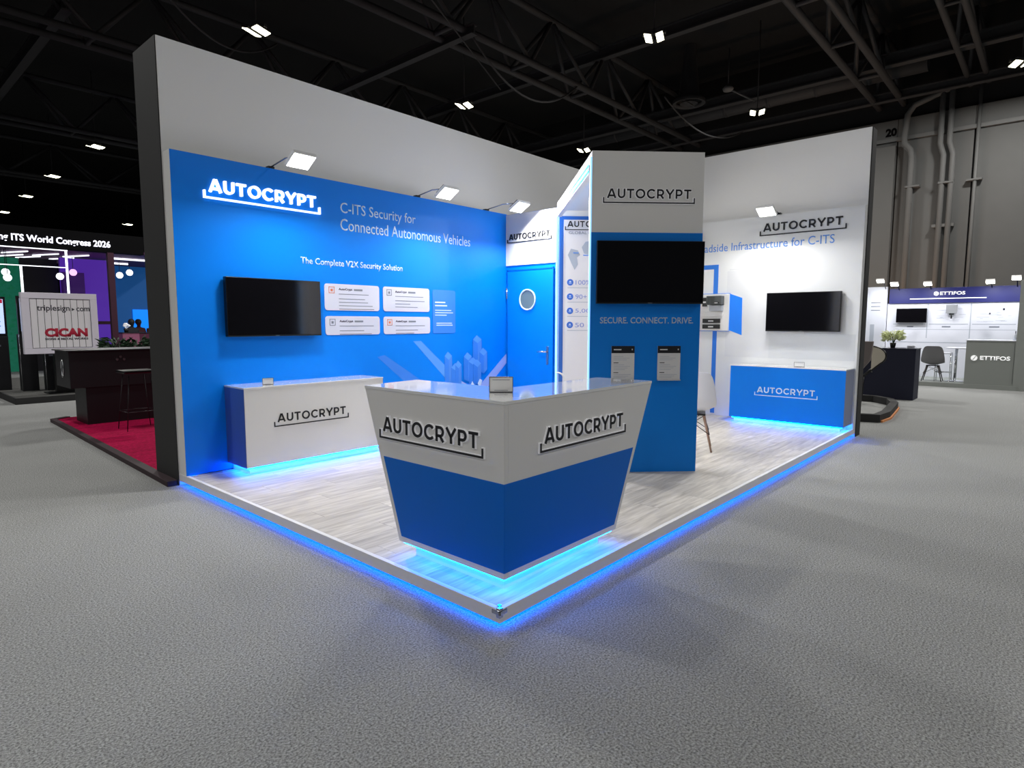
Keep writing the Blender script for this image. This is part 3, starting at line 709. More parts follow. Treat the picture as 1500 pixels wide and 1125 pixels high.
# bottom board and shelf
wing([(fx+0.031, fy+0.031, zb+0.001), (RB-0.031, fy+0.031, zb+0.001), (RB-0.031, fy+0.42, zb+0.001), (fx+0.45, fy+0.42, zb+0.001), (fx+0.45, LB-0.031, zb+0.001), (fx+0.031, LB-0.031, zb+0.001)], (0, 0, 0.02), white, 'bottom_board')
wing([(fx+0.031, fy+0.031, 0.62), (RB+0.1, fy+0.031, 0.62), (RB+0.1, fy+0.40, 0.62), (fx+0.44, fy+0.40, 0.62), (fx+0.44, LB+0.05, 0.62), (fx+0.031, LB+0.05, 0.62)], (0, 0, 0.02), white, 'shelf')
g = G(); g.prism([(fx-0.002, fy-0.002, zt-0.015), (RT+0.002, fy-0.002, zt-0.015), (RT-0.03, 0.495, zt-0.015), (0.60, 0.495, zt-0.015), (0.575, 1.30, zt-0.015), (fx-0.002, LT+0.002, zt-0.015)], (0, 0, 0.017)); g.build('countertop', gloss, rc, bevel=0.0015)
# blue faces: slight relief
zl, zh = 0.235, 0.695
def lx_at(z): return LB+(LT-LB)*(z-zb)/(zt-zb)
def rx_at(z): return RB+(RT-RB)*(z-zb)/(zt-zb)
mg = 0.034
wing([(fx-0.003, fy-0.003, zl), (fx-0.003, lx_at(zl)-mg, zl), (fx-0.003, lx_at(zh)-mg, zh), (fx-0.003, fy-0.003, zh)], (0.003, 0, 0), blued, 'blue_face')
wing([(fx, fy-0.003, zl), (rx_at(zl)-mg, fy-0.003, zl), (rx_at(zh)-mg, fy-0.003, zh), (fx, fy-0.003, zh)], (0, 0.003, 0), blued, 'blue_face')
# toe kick (glowing strip under the skirt)
g = G(); g.box(0.19, 0.42, 0.15, 0.86, PT, zb-0.0005); g.box(0.42, 1.07, 0.15, 0.40, PT, zb-0.0005); g.build('toe_kick', white, rc)
g = G(); g.box(fx+0.018, fx+0.032, fy+0.018, LB-0.02, zb-0.013, zb-0.001); g.build('led_strip', ledt, rc)
g = G(); g.box(fx+0.04, RB-0.02, fy+0.018, fy+0.032, zb-0.013, zb-0.001); g.build('led_strip', ledt, rc)
lg = logo(rc, 0, 0, 0.872, 0, ink, 0.011, halo); lg.rotation_euler = (0, 0, RX); lg.location = (fx-0.0005, 1.083, 0.807)
lg = logo(rc, 0, 0, 0.848, 0, ink, 0.011, halo); lg.location = (0.385, fy-0.0005, 0.812)

# ---- floodlights on arms
def flood(label, wall_pt, rotz, reach, k=1.0):
    t = thing('floodlight', label, 'floodlight', wall_pt, rotz, 'floodlights on short arms over the stand')
    # local: y=0 at the panel top, lamp hangs out towards -y
    g = G(); g.box(-0.03, 0.03, -0.01, 0.05, 0.0, 0.02); g.build('mount_plate', black, t)
    g = G(); g.tube([(0, 0.0, 0.015), (0, -reach*0.5, 0.05), (0, -reach+0.04, 0.03)], 0.007, 8); g.build('arm', steel, t)
    hd = G(); hd.box(-0.115, 0.115, -0.095, 0.095, 0.0, 0.035)
    h = hd.build('housing', mat('white_aluminium', (225, 225, 225), 0.4), t, bevel=0.006)
    h.location = (0, -reach, -0.03); h.rotation_euler = (math.radians(-30), 0, 0)
    g = G(); g.box(-0.103, 0.103, -0.083, 0.083, -0.004, 0.001); f = g.build('lamp_face', floodm, h)
    g = G()
    for k in range(5): g.box(-0.09+k*0.045-0.004, -0.09+k*0.045+0.004, -0.07, 0.07, 0.035, 0.055)
    g.build('cooling_fin', black, h)
    l = light('flood_light', t, (0, -reach-0.003, -0.045), FLOOD_W*k, 0.2, 0.16, (1.0, 0.985, 0.95), (math.radians(-34), 0, 0))
    return t
flood('floodlight on the left wall nearest the entrance, beside the lit logo', (0.92, 3.87, 2.975), 0, 0.56)
flood('floodlight over the middle of the blue wall, above the heading', (2.74, 3.87, 2.975), 0, 0.52)
flood('floodlight in the corner above the blue door', (3.92, 3.87, 2.975), 0, 0.58, 0.24)
flood('floodlight on the right wall above the logo', (6.76, 1.06, 2.975), RX, 0.47, 0.48)

# ---- chair
def shell_chair(name, label, loc, rot, shellm, legm, cat='chair', wire=True, hs=0.45):
    t = thing(name, label, cat, loc, rot)
    # faces local -y ... back at +y
    bm = bmesh.new(); nu, nv = 13, 17
    prof = [(-0.22, 0.0), (-0.215, -0.02), (-0.17, -0.035), (-0.08, -0.045), (0.03, -0.05), (0.11, -0.035), (0.165, 0.01), (0.195, 0.08), (0.212, 0.17), (0.226, 0.26), (0.238, 0.34), (0.246, 0.385), (0.25, 0.40)]
    hw = [0.17, 0.195, 0.215, 0.228, 0.235, 0.238, 0.238, 0.232, 0.222, 0.208, 0.188, 0.16, 0.11]
    lift = [0.01, 0.02, 0.035, 0.05, 0.065, 0.075, 0.075, 0.05, 0.025, 0.012, 0.005, 0.0, 0.0]
    fw = [0, 0, 0, 0, 0, 0.01, 0.03, 0.055, 0.06, 0.05, 0.035, 0.02, 0.0]
    grid = []
    for i, (py, pz) in enumerate(prof):
        r = []
        for j in range(nv):
            a = (j/(nv-1)*2-1); e = a*a
            r.append(bm.verts.new((hw[i]*a, py-fw[i]*e, hs+pz+lift[i]*e)))
        grid.append(r)
    for i in range(len(prof)-1):
        for j in range(nv-1):
            bm.faces.new((grid[i][j], grid[i][j+1], grid[i+1][j+1], grid[i+1][j]))
    for f in bm.faces: f.smooth = True
    me = bpy.data.meshes.new('seat_shell'); bm.to_mesh(me); bm.free(); me.materials.append(shellm)
    o = bpy.data.objects.new('seat_shell', me); COL.objects.link(o); o.parent = t
    so = o.modifiers.new('s', 'SOLIDIFY'); so.thickness = 0.01; sb = o.modifiers.new('u', 'SUBSURF'); sb.levels = 1; sb.render_levels = 1
    for sx in (-1, 1):
        for sy in (-1, 1):
            g = G(); g.tube([(sx*0.11, sy*0.11+0.0, hs-0.075), (sx*0.2, sy*0.19, 0.0)], [0.015, 0.009], 10); g.build('leg', legm, t)
    g = G()
    for sx in (-1, 1): g.tube([(sx*0.115, -0.115, hs-0.085), (sx*0.175, 0.17, 0.16+0.03)], 0.004, 6); g.tube([(sx*0.115, 0.115, hs-0.085), (sx*0.175, -0.17, 0.19)], 0.004, 6)
    for sy in (-1, 1): g.tube([(-0.115, sy*0.115, hs-0.085), (0.172, sy*0.165, 0.19)], 0.004, 6); g.tube([(0.115, sy*0.115, hs-0.085), (-0.172, sy*0.165, 0.19)], 0.004, 6)
    g.build('wire_brace', black, t)
    g = G(); g.box(-0.13, 0.13, -0.13, 0.13, hs-0.083, hs-0.066); g.build('seat_mount', black, t, bevel=0.004)
    return t
shell_chair('shell_chair', 'white shell chair with wooden dowel legs half hidden behind the tower', (4.24, 1.03, PT), math.radians(115), chairw, wood, hs=0.47)
g = G(); g.tube([(3.95, 2.72, 0.875), (3.99, 2.70, 0.872), (4.03, 2.68, 0.85), (4.06, 2.665, 0.80), (4.075, 2.66, 0.72), (4.08, 2.66, 0.3), (4.08, 2.66, 0.118)], [0.004, 0.009, 0.012, 0.014, 0.012, 0.008, 0.008], 8)
tag(g.build('curved_cable', white), 'white curved cable end standing beside the blue door handle', 'cable')

# ================================================================== LEFT BACKGROUND
nc = thing('neighbour_platform', 'crimson carpeted stand floor with dark maroon kerb beyond the black wall end', 'platform', (0, 0, 0))
g = G(); g.prism([(0.008, 4.59, 0.002), (9, 4.59, 0.002), (9, 9.6, 0.002), (0.35, 9.35, 0.002), (0.155, 9.2, 0.002)], (0, 0, 0.035)); g.build('carpet', carpetr, nc)
g = G(); g.prism([(-0.10, 4.04, 0.0), (-0.012, 4.04, 0.0), (0.15, 9.2, 0.0), (0.35, 9.35, 0), (0.3, 9.42, 0), (0.08, 9.28, 0)], (0, 0, 0.05))
o = g.build('kerb', kerbm, nc, bevel=0.004)
dk = mat('black_desk_laminate', (18, 18, 24), 0.5)
bd = thing('bar_desk', 'long black bar desk with a recessed lower plinth on the crimson carpet', 'desk', (0, 8.3, 0.037), 0)
g = G(); g.box(0.15, 2.6, 0.0, 0.75, 0.53, 1.045); g.build('upper_box', dk, bd, bevel=0.004)
g = G(); g.box(0.12, 2.62, -0.03, 0.78, 1.046, 1.062); g.build('desk_top', mat('grey_desk_edge', (34, 34, 38), 0.4), bd, bevel=0.002)
g = G(); g.box(0.33, 2.5, 0.02, 0.6, 0.0, 0.5295); g.build('plinth', dk, bd, bevel=0.004)
g = G(); ring = [(0.142, 0.33+0.05*math.cos(2*PI*k/20), 0.80+0.12*math.sin(2*PI*k/20)) for k in range(21)]; g.tube(ring, 0.012, 6, cap=False); g.build('oval_emblem', steel, bd)
for (a, b) in ((0.78, 0.955), (0.735, 0.915), (0.825, 0.915)):
    g = G(); g.disc((a, -0.001, b), 0.018, -0.008, 12); g.build('socket', steel, bd)
st = thing('bar_stool', 'black bar stool with thin steel legs in front of the bar desk', 'stool', (0.72, 7.45, 0.037))
g = G(); g.box(-0.2, 0.2, -0.18, 0.18, 0.77, 0.81); g.build('seat', black, st, bevel=0.015)
for sx in (-1, 1):
    for sy in (-1, 1):
        g = G(); g.tube([(sx*0.13, sy*0.13, 0.74), (sx*0.2, sy*0.19, 0)], 0.006, 8); g.build('leg', mat('dark_steel', (52, 50, 54), 0.4, 0.7), st)
g = G()
q = [(-0.178, -0.17), (0.178, -0.17), (0.178, 0.17), (-0.178, 0.17)]
for i in range(4): g.tube([(*q[i], 0.25), (*q[(i+1) % 4], 0.25)], 0.005, 6)
g.build('foot_ring', MATS['dark_steel'], st)
# shrubs on a trough behind the bar desk
leafd = mat('dark_green_leaf', (40, 70, 44), 0.6); leafl = mat('pale_green_leaf', (236, 242, 200), 0.6)
def shrub(name, label, loc, r, h, nleaf, ml, potm, potr, poth, seed, ll=0.14):
    rnd = random.Random(seed)
    t = thing(name, label, 'plant', loc)
    g = G(); g.lathe([(0, 0), (potr*0.75, 0), (potr, poth), (potr*0.9, poth), (potr*0.85, poth-0.02), (0, poth-0.02)], n=16); g.build('pot', potm, t)
    g = G()
    for k in range(9):
        a = rnd.random()*2*PI; g.tube([(0, 0, poth-0.03), (r*0.5*math.cos(a), r*0.5*math.sin(a), poth+h*0.7)], 0.006, 5)
    g.build('stem', leafd, t)
    g = G()
    for k in range(nleaf):
        a = rnd.random()*2*PI; e = rnd.random(); rr = r*(0.35+0.65*math.sqrt(e)); hh = poth+h*(0.25+0.75*rnd.random())*(1-0.3*e)
        p = Vector((rr*math.cos(a)*0.9, rr*math.sin(a)*0.9, hh)); d = Vector((math.cos(a), math.sin(a), rnd.uniform(-0.2, 0.9))).normalized(); s = d.orthogonal().normalized(); s.rotate(Matrix.Rotation(rnd.random()*3, 3, d))
        n = d.cross(s); L = ll*rnd.uniform(0.7, 1.2)
        vs = [p, p+d*L*0.4+s*L*0.2+n*0.01, p+d*L, p+d*L*0.4-s*L*0.2+n*0.01, p+d*L*0.5-n*0.012]
        g._add(vs, [(0, 1, 4), (1, 2, 4), (2, 3, 4), (3, 0, 4)])
    o = g.build('foliage', ml, t)
    return t
for k in range(4):
    shrub('potted_shrub', ['dark leafy shrub behind the bar desk, leftmost of four', 'dark leafy shrub behind the bar desk, second from the left', 'dark leafy shrub behind the bar desk, third from the left', 'dark leafy shrub behind the bar desk, nearest the black wall end'][k], (1.12+k*0.34, 9.75+0.05*k, 0), 0.19, 0.36, 170, leafd, black, 0.15, 0.86, 50+k)['group'] = 'shrubs behind the bar desk'
# grey island with kiosks and the slatted sign
isl = thing('island_platform', 'low dark grey carpeted island under the slatted sign and black kiosks', 'platform', (0, 12.1, 0))
g = G(); g.box(0.16, 6.0, 0.0, 4.2, 0.0, 0.11); g.build('deck', carpetd, isl)
g = G(); g.box(0.13, 6.0, -0.03, 0.0, 0.0, 0.115); g.box(0.13, 0.16, 0.0, 4.2, 0.0, 0.115); g.build('kerb', blackm, isl)
g = G(); g.box(0.3, 3.8, 4.3, 5.7, 0, 0.08); g.build('rear_deck', carpetd, isl)
sg = thing('slatted_sign', 'white framed sign with vertical slats, black wordmark and red block letters', 'sign', (0.41, 12.6, 0.11))
fr = mat('silver_sign_frame', (236, 232, 246), 0.4); slat = mat('sign_slat', (244, 242, 248), 0.5)
W_, H0, H1 = 1.215, 0.775, 1.94
g = G(); g.box(0, W_, 0, 0.14, H0, H0+0.105); g.build('frame_rail', fr, sg, bevel=0.006)
g = G(); g.box(0, W_, 0, 0.14, H1-0.11, H1); g.build('frame_rail', fr, sg, bevel=0.006)
g = G(); g.box(0, 0.125, 0, 0.14, H0+0.1055, H1-0.1105); g.build('frame_stile', fr, sg, bevel=0.006)
g = G(); g.box(W_-0.115, W_, 0, 0.14, H0+0.1055, H1-0.1105); g.build('frame_stile', fr, sg, bevel=0.006)
g = G(); g.box(0.12, W_-0.11, 0.09, 0.13, H0+0.1, H1-0.1); g.build('back_panel', black, sg)
nsl = 9; sw = (W_-0.24-0.012)/nsl
for k in range(nsl):
    a = 0.131+k*sw
    g = G(); g.prism([(a+0.004, 0.02, H0+0.115), (a+sw-0.004, 0.02, H0+0.115), (a+sw/2, 0.085, H0+0.115)], (0, 0, H1-H0-0.235)); g.build('slat', slat, sg)
text('wordmark', 'triplesign', 0.235, 1.565, 0.52, 0.145, mat('sign_dark_ink', (60, 58, 70), 0.5), sg, 0.018, bold=0.01)
g = G(); g.prism([(0.79, 0.018, 1.60), (0.79, 0.018, 1.66), (0.835, 0.018, 1.63)], (0, -0.003, 0)); g.build('arrow_mark', MATS['sign_dark_ink'], sg)
text('wordmark', 'com', 0.865, 1.595, 0.22, 0.075, MATS['sign_dark_ink'], sg, 0.018, bold=0.01)
text('red_letters', 'CICAN', 0.33, 1.095, 0.70, 0.17, mat('sign_red', (188, 24, 60), 0.5), sg, 0.018, bold=0.06)
text('tagline', 'SIGNS & METAL WORKS', 0.33, 1.035, 0.70, 0.042, MATS['sign_dark_ink'], sg, 0.018, bold=0.03)
g = G(); g.box(0.45, 0.85, 0.02, 0.12, 0.02, H0-0.001); g.build('post', black, sg, bevel=0.004)
g = G(); g.box(0.3, 1.0, -0.12, 0.3, 0.0, 0.02); g.build('foot', black, sg)
scr = mat('lit_kiosk_screen', (200, 215, 255), 0.3, emit=(190, 210, 255), es=0.9)
def kiosk(loc, w, h, label, screen_on):
    t = thing('kiosk', label, 'kiosk', loc, 0, 'black kiosks left of the slatted sign')
    g = G(); g.box(0, w, 0, 0.3, 0, h*0.6); g.build('cabinet', dk, t, bevel=0.005)
    g = G(); g.box(0, w, 0.02, 0.12, h*0.6, h); g.build('monitor', black, t, bevel=0.005)
    if screen_on:
        g = G(); g.box(0.04, w-0.04, 0.012, 0.02, h*0.63, h-0.05); s = g.build('screen', scr, t)
        bars(s, [(0.07, w-0.1, h*0.7+i*0.09, h*0.7+i*0.09+0.02) for i in range(5)], 0.012, bluel)
        g = G(); g.box(w*0.4, w-0.05, 0.009, 0.012, h-0.13, h-0.055); g.build('screen_banner', mat('banner_red', (190, 30, 60), 0.4, emit=(190, 30, 60), es=0.5), s)
    g = G(); g.tube([(-0.012, 0.0, 0), (-0.012, 0.0, h*0.6)], 0.008, 6); g.build('edge_strip', steel, t)
    g = G(); g.box(0.05, w*0.7, -0.002, 0, h*0.5, h*0.5+0.03); g.build('name_plate', inkg, t)
kiosk((-0.02, 14.0, 0.0), 0.42, 2.0, 'tall black kiosk with a lit screen at the left picture edge', True)
kiosk((0.5, 13.5, 0.11), 0.26, 1.9, 'black kiosk directly left of the slatted sign', True)
kiosk((0.86, 13.3, 0.11), 0.24, 1.4, 'black kiosk behind the slatted sign, near its left half', False)
kiosk((1.2, 13.0, 0.11), 0.3, 1.0, 'low black kiosk behind the slatted sign, near its right half', False)
# gantry with lit lettering
neon = mat('white_light_line', (255, 255, 255), 0.4, emit=(240, 246, 255), es=1.6)
gt = thing('lit_gantry', 'black overhead gantry with glowing white congress lettering and light-line frames', 'gantry', (-2.5, 18.0, 0))
g = G(); g.box(0, 6.75, 0, 0.3, 3.42, 3.93); g.build('fascia', mat('fascia_black', (12, 12, 14), 0.9, spec=0.1), gt, bevel=0.01)
text('lit_lettering', 'ng ITS World Congress 2026', 3.49, 3.5, 2.42, 0.225, mat('glowing_letter', (255, 255, 255), 0.4, emit=(235, 235, 255), es=1.6), gt, 0.0, depth=0.02, bold=0.018)
post = mat('maroon_post', (58, 14, 40), 0.5)
g = G(); g.box(5.83, 5.98, 0.0, 0.15, 0, 3.42); g.build('post', post, gt); g = G(); g.box(-0.0, 0.15, 0, 0.15, 0, 3.42); g.build('post', post, gt)
g = G(); g.box(2.0, 4.9, -0.02, 0.0, 3.375, 3.40); g.build('light_line', neon, gt)
g = G(); g.box(2.0, 4.85, -0.02, 0.0, 2.925, 2.945); g.build('light_line', neon, gt)
for x in (3.86, 4.84):
    g = G(); g.box(x, x+0.05, -0.02, 0.0, 0.3, 3.375 if x > 4 else 2.925); g.build('light_line', neon, gt)
# ceiling panel inside the gantry stand with light sticks
g = G(); g.box(0.0, 9.0, 0.6, 6.0, 3.5, 3.56); g.build('ceiling_panel', mat('purple_ceiling', (92, 26, 88), 0.6), gt)
for (x0, y0) in ((3.95, 2.0), (4.7, 2.2), (4.05, 3.2), (4.5, 3.4), (5.4, 2.0), (5.3, 3.2)):
    g = G(); g.tube([(x0, y0+0.75, 3.46), (x0+0.42, y0-0.25, 3.46)], 0.02, 6); g.build('light_stick', neon, gt)
for (x0, x1, y0) in ((6.5, 7.6, 2.2), (6.8, 7.5, 4.0)):
    g = G(); g.tube([(x0, y0, 3.46), (x1, y0, 3.46)], 0.03, 6); g.build('light_stick', neon, gt)
def globe(x, y, z, label, m=None):
    t = thing('globe_pendant', label, 'lamp', (x, y, z), 0, 'white globe pendants on the purple-lit stand')
    g = G(); g.lathe([(0.0, -0.1), (0.053, -0.088), (0.088, -0.046), (0.1, 0), (0.088, 0.046), (0.053, 0.088), (0, 0.1)], n=16); g.build('globe', m or neon, t)
    g = G(); g.tube([(0, 0, 0.1), (0, 0, 3.499-z)], 0.008, 5); g.build('cord', black, t)
globe(1.39, 20, 2.87, 'white globe pendant before the green wall, upper of two'); globe(1.36, 19.6, 2.70, 'white globe pendant before the green wall, lower of two')
globe(2.63, 20, 2.82, 'single white globe pendant before the black backdrop, left of the light line')
globe(3.05, 20.4, 2.98, 'pinkish globe pendant just right of the vertical light line', mat('pink_light', (255, 200, 255), 0.4, emit=(255, 190, 250), es=1.2))
globe(3.93, 20, 2.90, 'pinkish globe pendant against the maroon post', MATS['pink_light']); globe(4.25, 20.3, 2.96, 'white globe pendant before the blue backdrop, left of two'); globe(4.62, 20.6, 3.08, 'white globe pendant before the blue backdrop, right of two')
def backdrop(name, x0, x1, y, z0, z1, m, label, extra=None):
    t = thing(name, label, 'backdrop', (x0, y, 0))
    g = G(); g.box(0, x1-x0, 0, 0.1, z0, z1); g.build('panel', m, t)
    return t
t = backdrop('backdrop', 0.0, 1.95, 21.5, 0, 3.4, mat('green_wall', (20, 80, 66), 0.8, emit=(30, 130, 100), es=0.35, bump=(9, 0.6), vary=0.7), 'green planted wall with painted-in lamp light at the left picture edge')  # low emission painted into the green stands in for a small lamp
g = G()
rnd = random.Random(3)
for k in range(200):
    x, z = rnd.uniform(0.02, 1.9), rnd.uniform(0.4, 3.35); s = rnd.uniform(0.04, 0.1)
    g._add([(x, -0.005, z), (x+s, -0.05, z+s*0.4), (x+s*0.2, -0.06, z+s*1.3), (x-s*0.5, -0.03, z+s*0.5)], [(0, 1, 2), (0, 2, 3)])
o = g.build('leaves', mat('green_wall_leaf', (30, 120, 84), 0.7, emit=(30, 150, 110), es=0.2), t); o['kind'] = 'stuff'  # leaves carry the same painted-in lamp light as emission
backdrop('backdrop', 1.95, 2.85, 21.3, 0, 3.4, mat('charcoal_backdrop', (28, 28, 32), 0.7), 'charcoal backdrop between the green wall and the purple wall')
t = backdrop('backdrop', 2.85, 4.2, 21.0, 0, 3.45, mat('purple_fabric_painted_glow', (60, 30, 130), 0.6, emit=(86, 44, 170), es=0.6), 'purple backdrop with painted-in glow behind the gantry post')  # emission put into the purple replaces coloured lamps lighting this wall
g = G(); g.box(0.0, 0.55, -0.3, -0.005, 0.0, 3.0); g.build('side_box', mat('deep_purple', (44, 16, 78), 0.6, emit=(50, 18, 90), es=0.5), t)  # side box has the purple light painted in as emission too
g = G(); g.box(0.0, 1.35, -0.02, -0.001, 1.42, 1.52); g.build('rail', post, t)
t = backdrop('backdrop', 4.2, 12.0, 23.5, 0, 3.9, mat('blue_backdrop', (24, 92, 160), 0.6, emit=(24, 92, 160), es=0.35), 'wide blue backdrop beside the black wall end')  # matt blue wall; weak emission painted in for the lamp light on it
g = G(); g.box(1.30, 2.25, -0.04, -0.001, 0.9, 1.95); g.build('lit_screen', mat('bright_blue_screen', (0, 120, 240), 0.4, emit=(0, 135, 255), es=0.9), t)
t = thing('service_counter', 'pink and maroon counter before the blue backdrop, people behind it', 'counter', (3.86, 19.0, 0))
g = G(); g.box(0, 0.45, 0, 0.5, 0, 1.16); g.build('pink_front', mat('pink_laminate', (150, 84, 116), 0.5), t); g = G(); g.box(0.455, 4.0, 0, 0.5, 0, 1.14); g.build('maroon_front', mat('maroon_laminate', (84, 18, 56), 0.5), t)
g = G(); g.box(-0.02, 4.02, -0.02, 0.52, 1.1605, 1.18); g.build('top', dk, t)
t = thing('flower_posy', 'small white flowers at the left end of the pink counter', 'flowers', (4.02, 19.2, 1.18))
g = G(); g.lathe([(0, 0), (0.05, 0), (0.07, 0.12), (0.06, 0.12), (0, 0.1)], n=12); g.build('vase', black, t)
for k in range(9):
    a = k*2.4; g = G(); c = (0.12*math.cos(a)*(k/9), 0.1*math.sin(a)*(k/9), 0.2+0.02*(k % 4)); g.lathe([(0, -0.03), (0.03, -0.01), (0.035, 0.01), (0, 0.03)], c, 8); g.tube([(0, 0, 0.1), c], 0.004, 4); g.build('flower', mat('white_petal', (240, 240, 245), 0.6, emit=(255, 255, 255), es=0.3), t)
# people behind the far counter (small): one continuous skinned body each
def person(loc, rot, label, topm, hairm, scale=1.0):
    t = thing('person', label, 'person', loc, rot); t.scale = (0.9, 0.9, 0.9)
    J = [(0, 0, 0.95), (0, 0.01, 1.15), (0, 0, 1.38), (0, 0, 1.47), (0, -0.01, 1.53),
         (0.17, 0, 1.40), (0.22, -0.03, 1.14), (0.12, -0.26, 1.10), (-0.17, 0, 1.40), (-0.22, -0.03, 1.14), (-0.12, -0.26, 1.10),
         (0.09, 0, 0.9), (0.1, -0.02, 0.5), (0.1, 0.02, 0.08), (-0.09, 0, 0.9), (-0.1, -0.02, 0.5), (-0.1, 0.02, 0.08), (0.1, -0.12, 0.04), (-0.1, -0.12, 0.04), (0, -0.015, 1.62), (0, -0.01, 1.70)]
    Ed = [(0,1),(1,2),(2,3),(3,4),(2,5),(5,6),(6,7),(2,8),(8,9),(9,10),(0,11),(11,12),(12,13),(0,14),(14,15),(15,16),(13,17),(16,18),(4,19),(19,20)]
    Rd = [0.15,0.14,0.13,0.055,0.06,0.065,0.045,0.035,0.065,0.045,0.035,0.09,0.06,0.045,0.09,0.06,0.045,0.04,0.04,0.09,0.075]
    me = bpy.data.meshes.new('body'); me.from_pydata(J, Ed, []); o = bpy.data.objects.new('body', me); COL.objects.link(o); o.parent = t
    sk = o.modifiers.new('skin', 'SKIN'); o.modifiers.new('s', 'SUBSURF').levels = 1
    for i, v in enumerate(me.skin_vertices[0].data): v.radius = (Rd[i], Rd[i]); v.use_root = (i == 0)
    me.materials.append(topm)
    g = G(); g.lathe([(0, 0.115), (0.06, 0.105), (0.098, 0.05), (0.105, 0), (0.095, -0.04), (0.08, -0.07)], (0, 0.012, 1.655), 14); g.build('hair', hairm, t)
    g = G()
    for s in (-1, 1): g.disc((s*0.035, -0.105, 1.635), 0.01, 0.012, 8)
    g.build('eyes', black, t)
    g = G(); g.prism([(-0.012, -0.1, 1.60), (0.012, -0.1, 1.60), (0, -0.1, 1.635)], (0, -0.018, 0)); g.build('nose', topm, t)
    return t
hair = mat('dark_hair', (22, 18, 18), 0.6); skin_ = mat('shaded_skin', (120, 86, 76), 0.6)
for (x, y, lb, m) in ((4.35, 19.8, 'person in dark clothes behind the pink counter, beside the white flowers', mat('dark_cloth', (24, 26, 34), 0.8)), (4.76, 20.5, 'person in dark red clothes behind the maroon counter, before the lit blue screen', mat('dark_red_cloth', (70, 24, 34), 0.8)), (4.98, 19.8, 'person in brown clothes behind the maroon counter, nearest the black wall end', mat('brown_cloth', (66, 40, 36), 0.8))):
    person((x, y, 0), 0.1, lb, m, hair)['group'] = 'people behind the far counter'

# ================================================================== RIGHT BACKGROUND: neighbour stand
wht = mat('booth_white', (226, 228, 238), 0.5); grp_ = mat('post_grey', (140, 144, 140), 0.6)
nvb = mat('indigo_fascia', (34, 38, 104), 0.45)
bs = thing('neighbour_stand', 'white exhibition stand with indigo header and printed back wall at the right', 'stand', (17.0, 1.52, 0), RX)
# local x to the right (world -Y), y = world +X
g = G(); g.box(-0.05, 2.85, 0.02, 0.1, 0.1, 2.0); g.build('back_wall', wht, bs)
g = G(); g.box(-0.02, 2.72, -0.02, 0.1, 2.0, 2.39); g.build('header', nvb, bs, bevel=0.004)
g = G(); g.box(-0.52, -0.06, -0.1, 0.0, 0.1, 2.45); g.build('side_wall', wht, bs)
g = G(); g.box(-0.62, -0.53, -0.6, 0.0, 0.0, 2.42); g.build('end_post', grp_, bs)
g = G(); g.box(2.75, 2.95, -1.7, 0.1, 0.0, 2.42); g.build('right_wall', grp_, bs, bevel=0.004)
g = G(); g.box(-0.05, 2.82, -1.72, 0.02, 0.0, 0.1); g.build('platform', grp_, bs)
text('header_letters', 'ETTIFOS', 1.10, 2.2, 0.52, 0.085, mat('header_lit_white', (255, 255, 255), 0.4, emit=(255, 255, 255), es=0.5), bs, -0.02, depth=0.008, bold=0.02)
g = G(); g.disc((1.02, -0.02, 2.24), 0.055, -0.015, 20); lg = g.build('header_emblem', MATS['header_lit_white'], bs)
g = G(); g.prism([(0.99, -0.036, 2.20), (1.0, -0.036, 2.19), (1.06, -0.036, 2.28), (1.05, -0.036, 2.29)], (0, -0.001, 0)); g.prism([(0.965, -0.036, 2.235), (0.975, -0.036, 2.225), (1.02, -0.036, 2.275), (1.01, -0.036, 2.285)], (0, -0.001, 0)); g.build('emblem_cut', nvb, lg)
bars(bs, [(0.45, 2.05, 2.105, 2.125)], -0.02, MATS['header_lit_white'], 'tagline', 0.002)
for x in (0.85, 1.75): bars(bs, [(x, x+0.02, 1.1, 1.98)], 0.02, inkl, 'wall_joint', 0.002)
bars(bs, [(0.1, 0.82, 1.45, 1.47), (0.9, 1.72, 1.45, 1.47), (1.8, 2.65, 1.45, 1.47), (0.1, 2.65, 1.32, 1.33), (0.0, 2.75, 0.98, 1.0)], 0.02, inkl, 'printed_line', 0.002)
bars(bs, [(0.42, 0.56, 1.38, 1.41), (1.18, 1.36, 1.38, 1.41), (2.14, 2.34, 1.38, 1.41)], 0.02, inkg, 'caption', 0.003)
rr = []
rnd = random.Random(11)
for k in range(26): a = rnd.uniform(1.82, 2.5); z = rnd.uniform(1.5, 1.9); rr.append((a, a+rnd.uniform(0.05, 0.25), z, z+0.006))
for k in range(14): a = rnd.uniform(0.92, 1.55); z = rnd.uniform(1.5, 1.92); rr.append((a, a+rnd.uniform(0.05, 0.2), z, z+0.006))
bars(bs, rr, 0.02, inkl, 'printed_diagram', 0.002)
bars(bs, [(2.38, 2.42, 1.80, 1.85), (2.12, 2.15, 1.70, 1.74)], 0.02, navy, 'map_dot', 0.004)
rr = [(-0.42, -0.2, 2.02-0.1*k, 2.04-0.1*k) for k in range(3)]; bars(bs, rr, -0.1, inkg, 'side_print', 0.002)
g = G(); g.box(-0.42, -0.32, -0.104, -0.1, 0.7, 1.45); g.build('side_graphic', inkl, bs)
t = thing('television', 'small black television on the white back wall of the neighbour stand', 'television', (16.99, 1.35, 1.50), RX)
g = G(); g.box(0, 0.68, -0.05, 0.0, 0, 0.37); g.build('body', black, t, bevel=0.004); g = G(); g.box(0.01, 0.67, -0.052, -0.05, 0.015, 0.36); g.build('screen', screen, t)
t = thing('wall_antenna', 'grey box antenna mounted on the neighbour stand back wall', 'antenna', (16.99, 0.27, 1.60), RX)
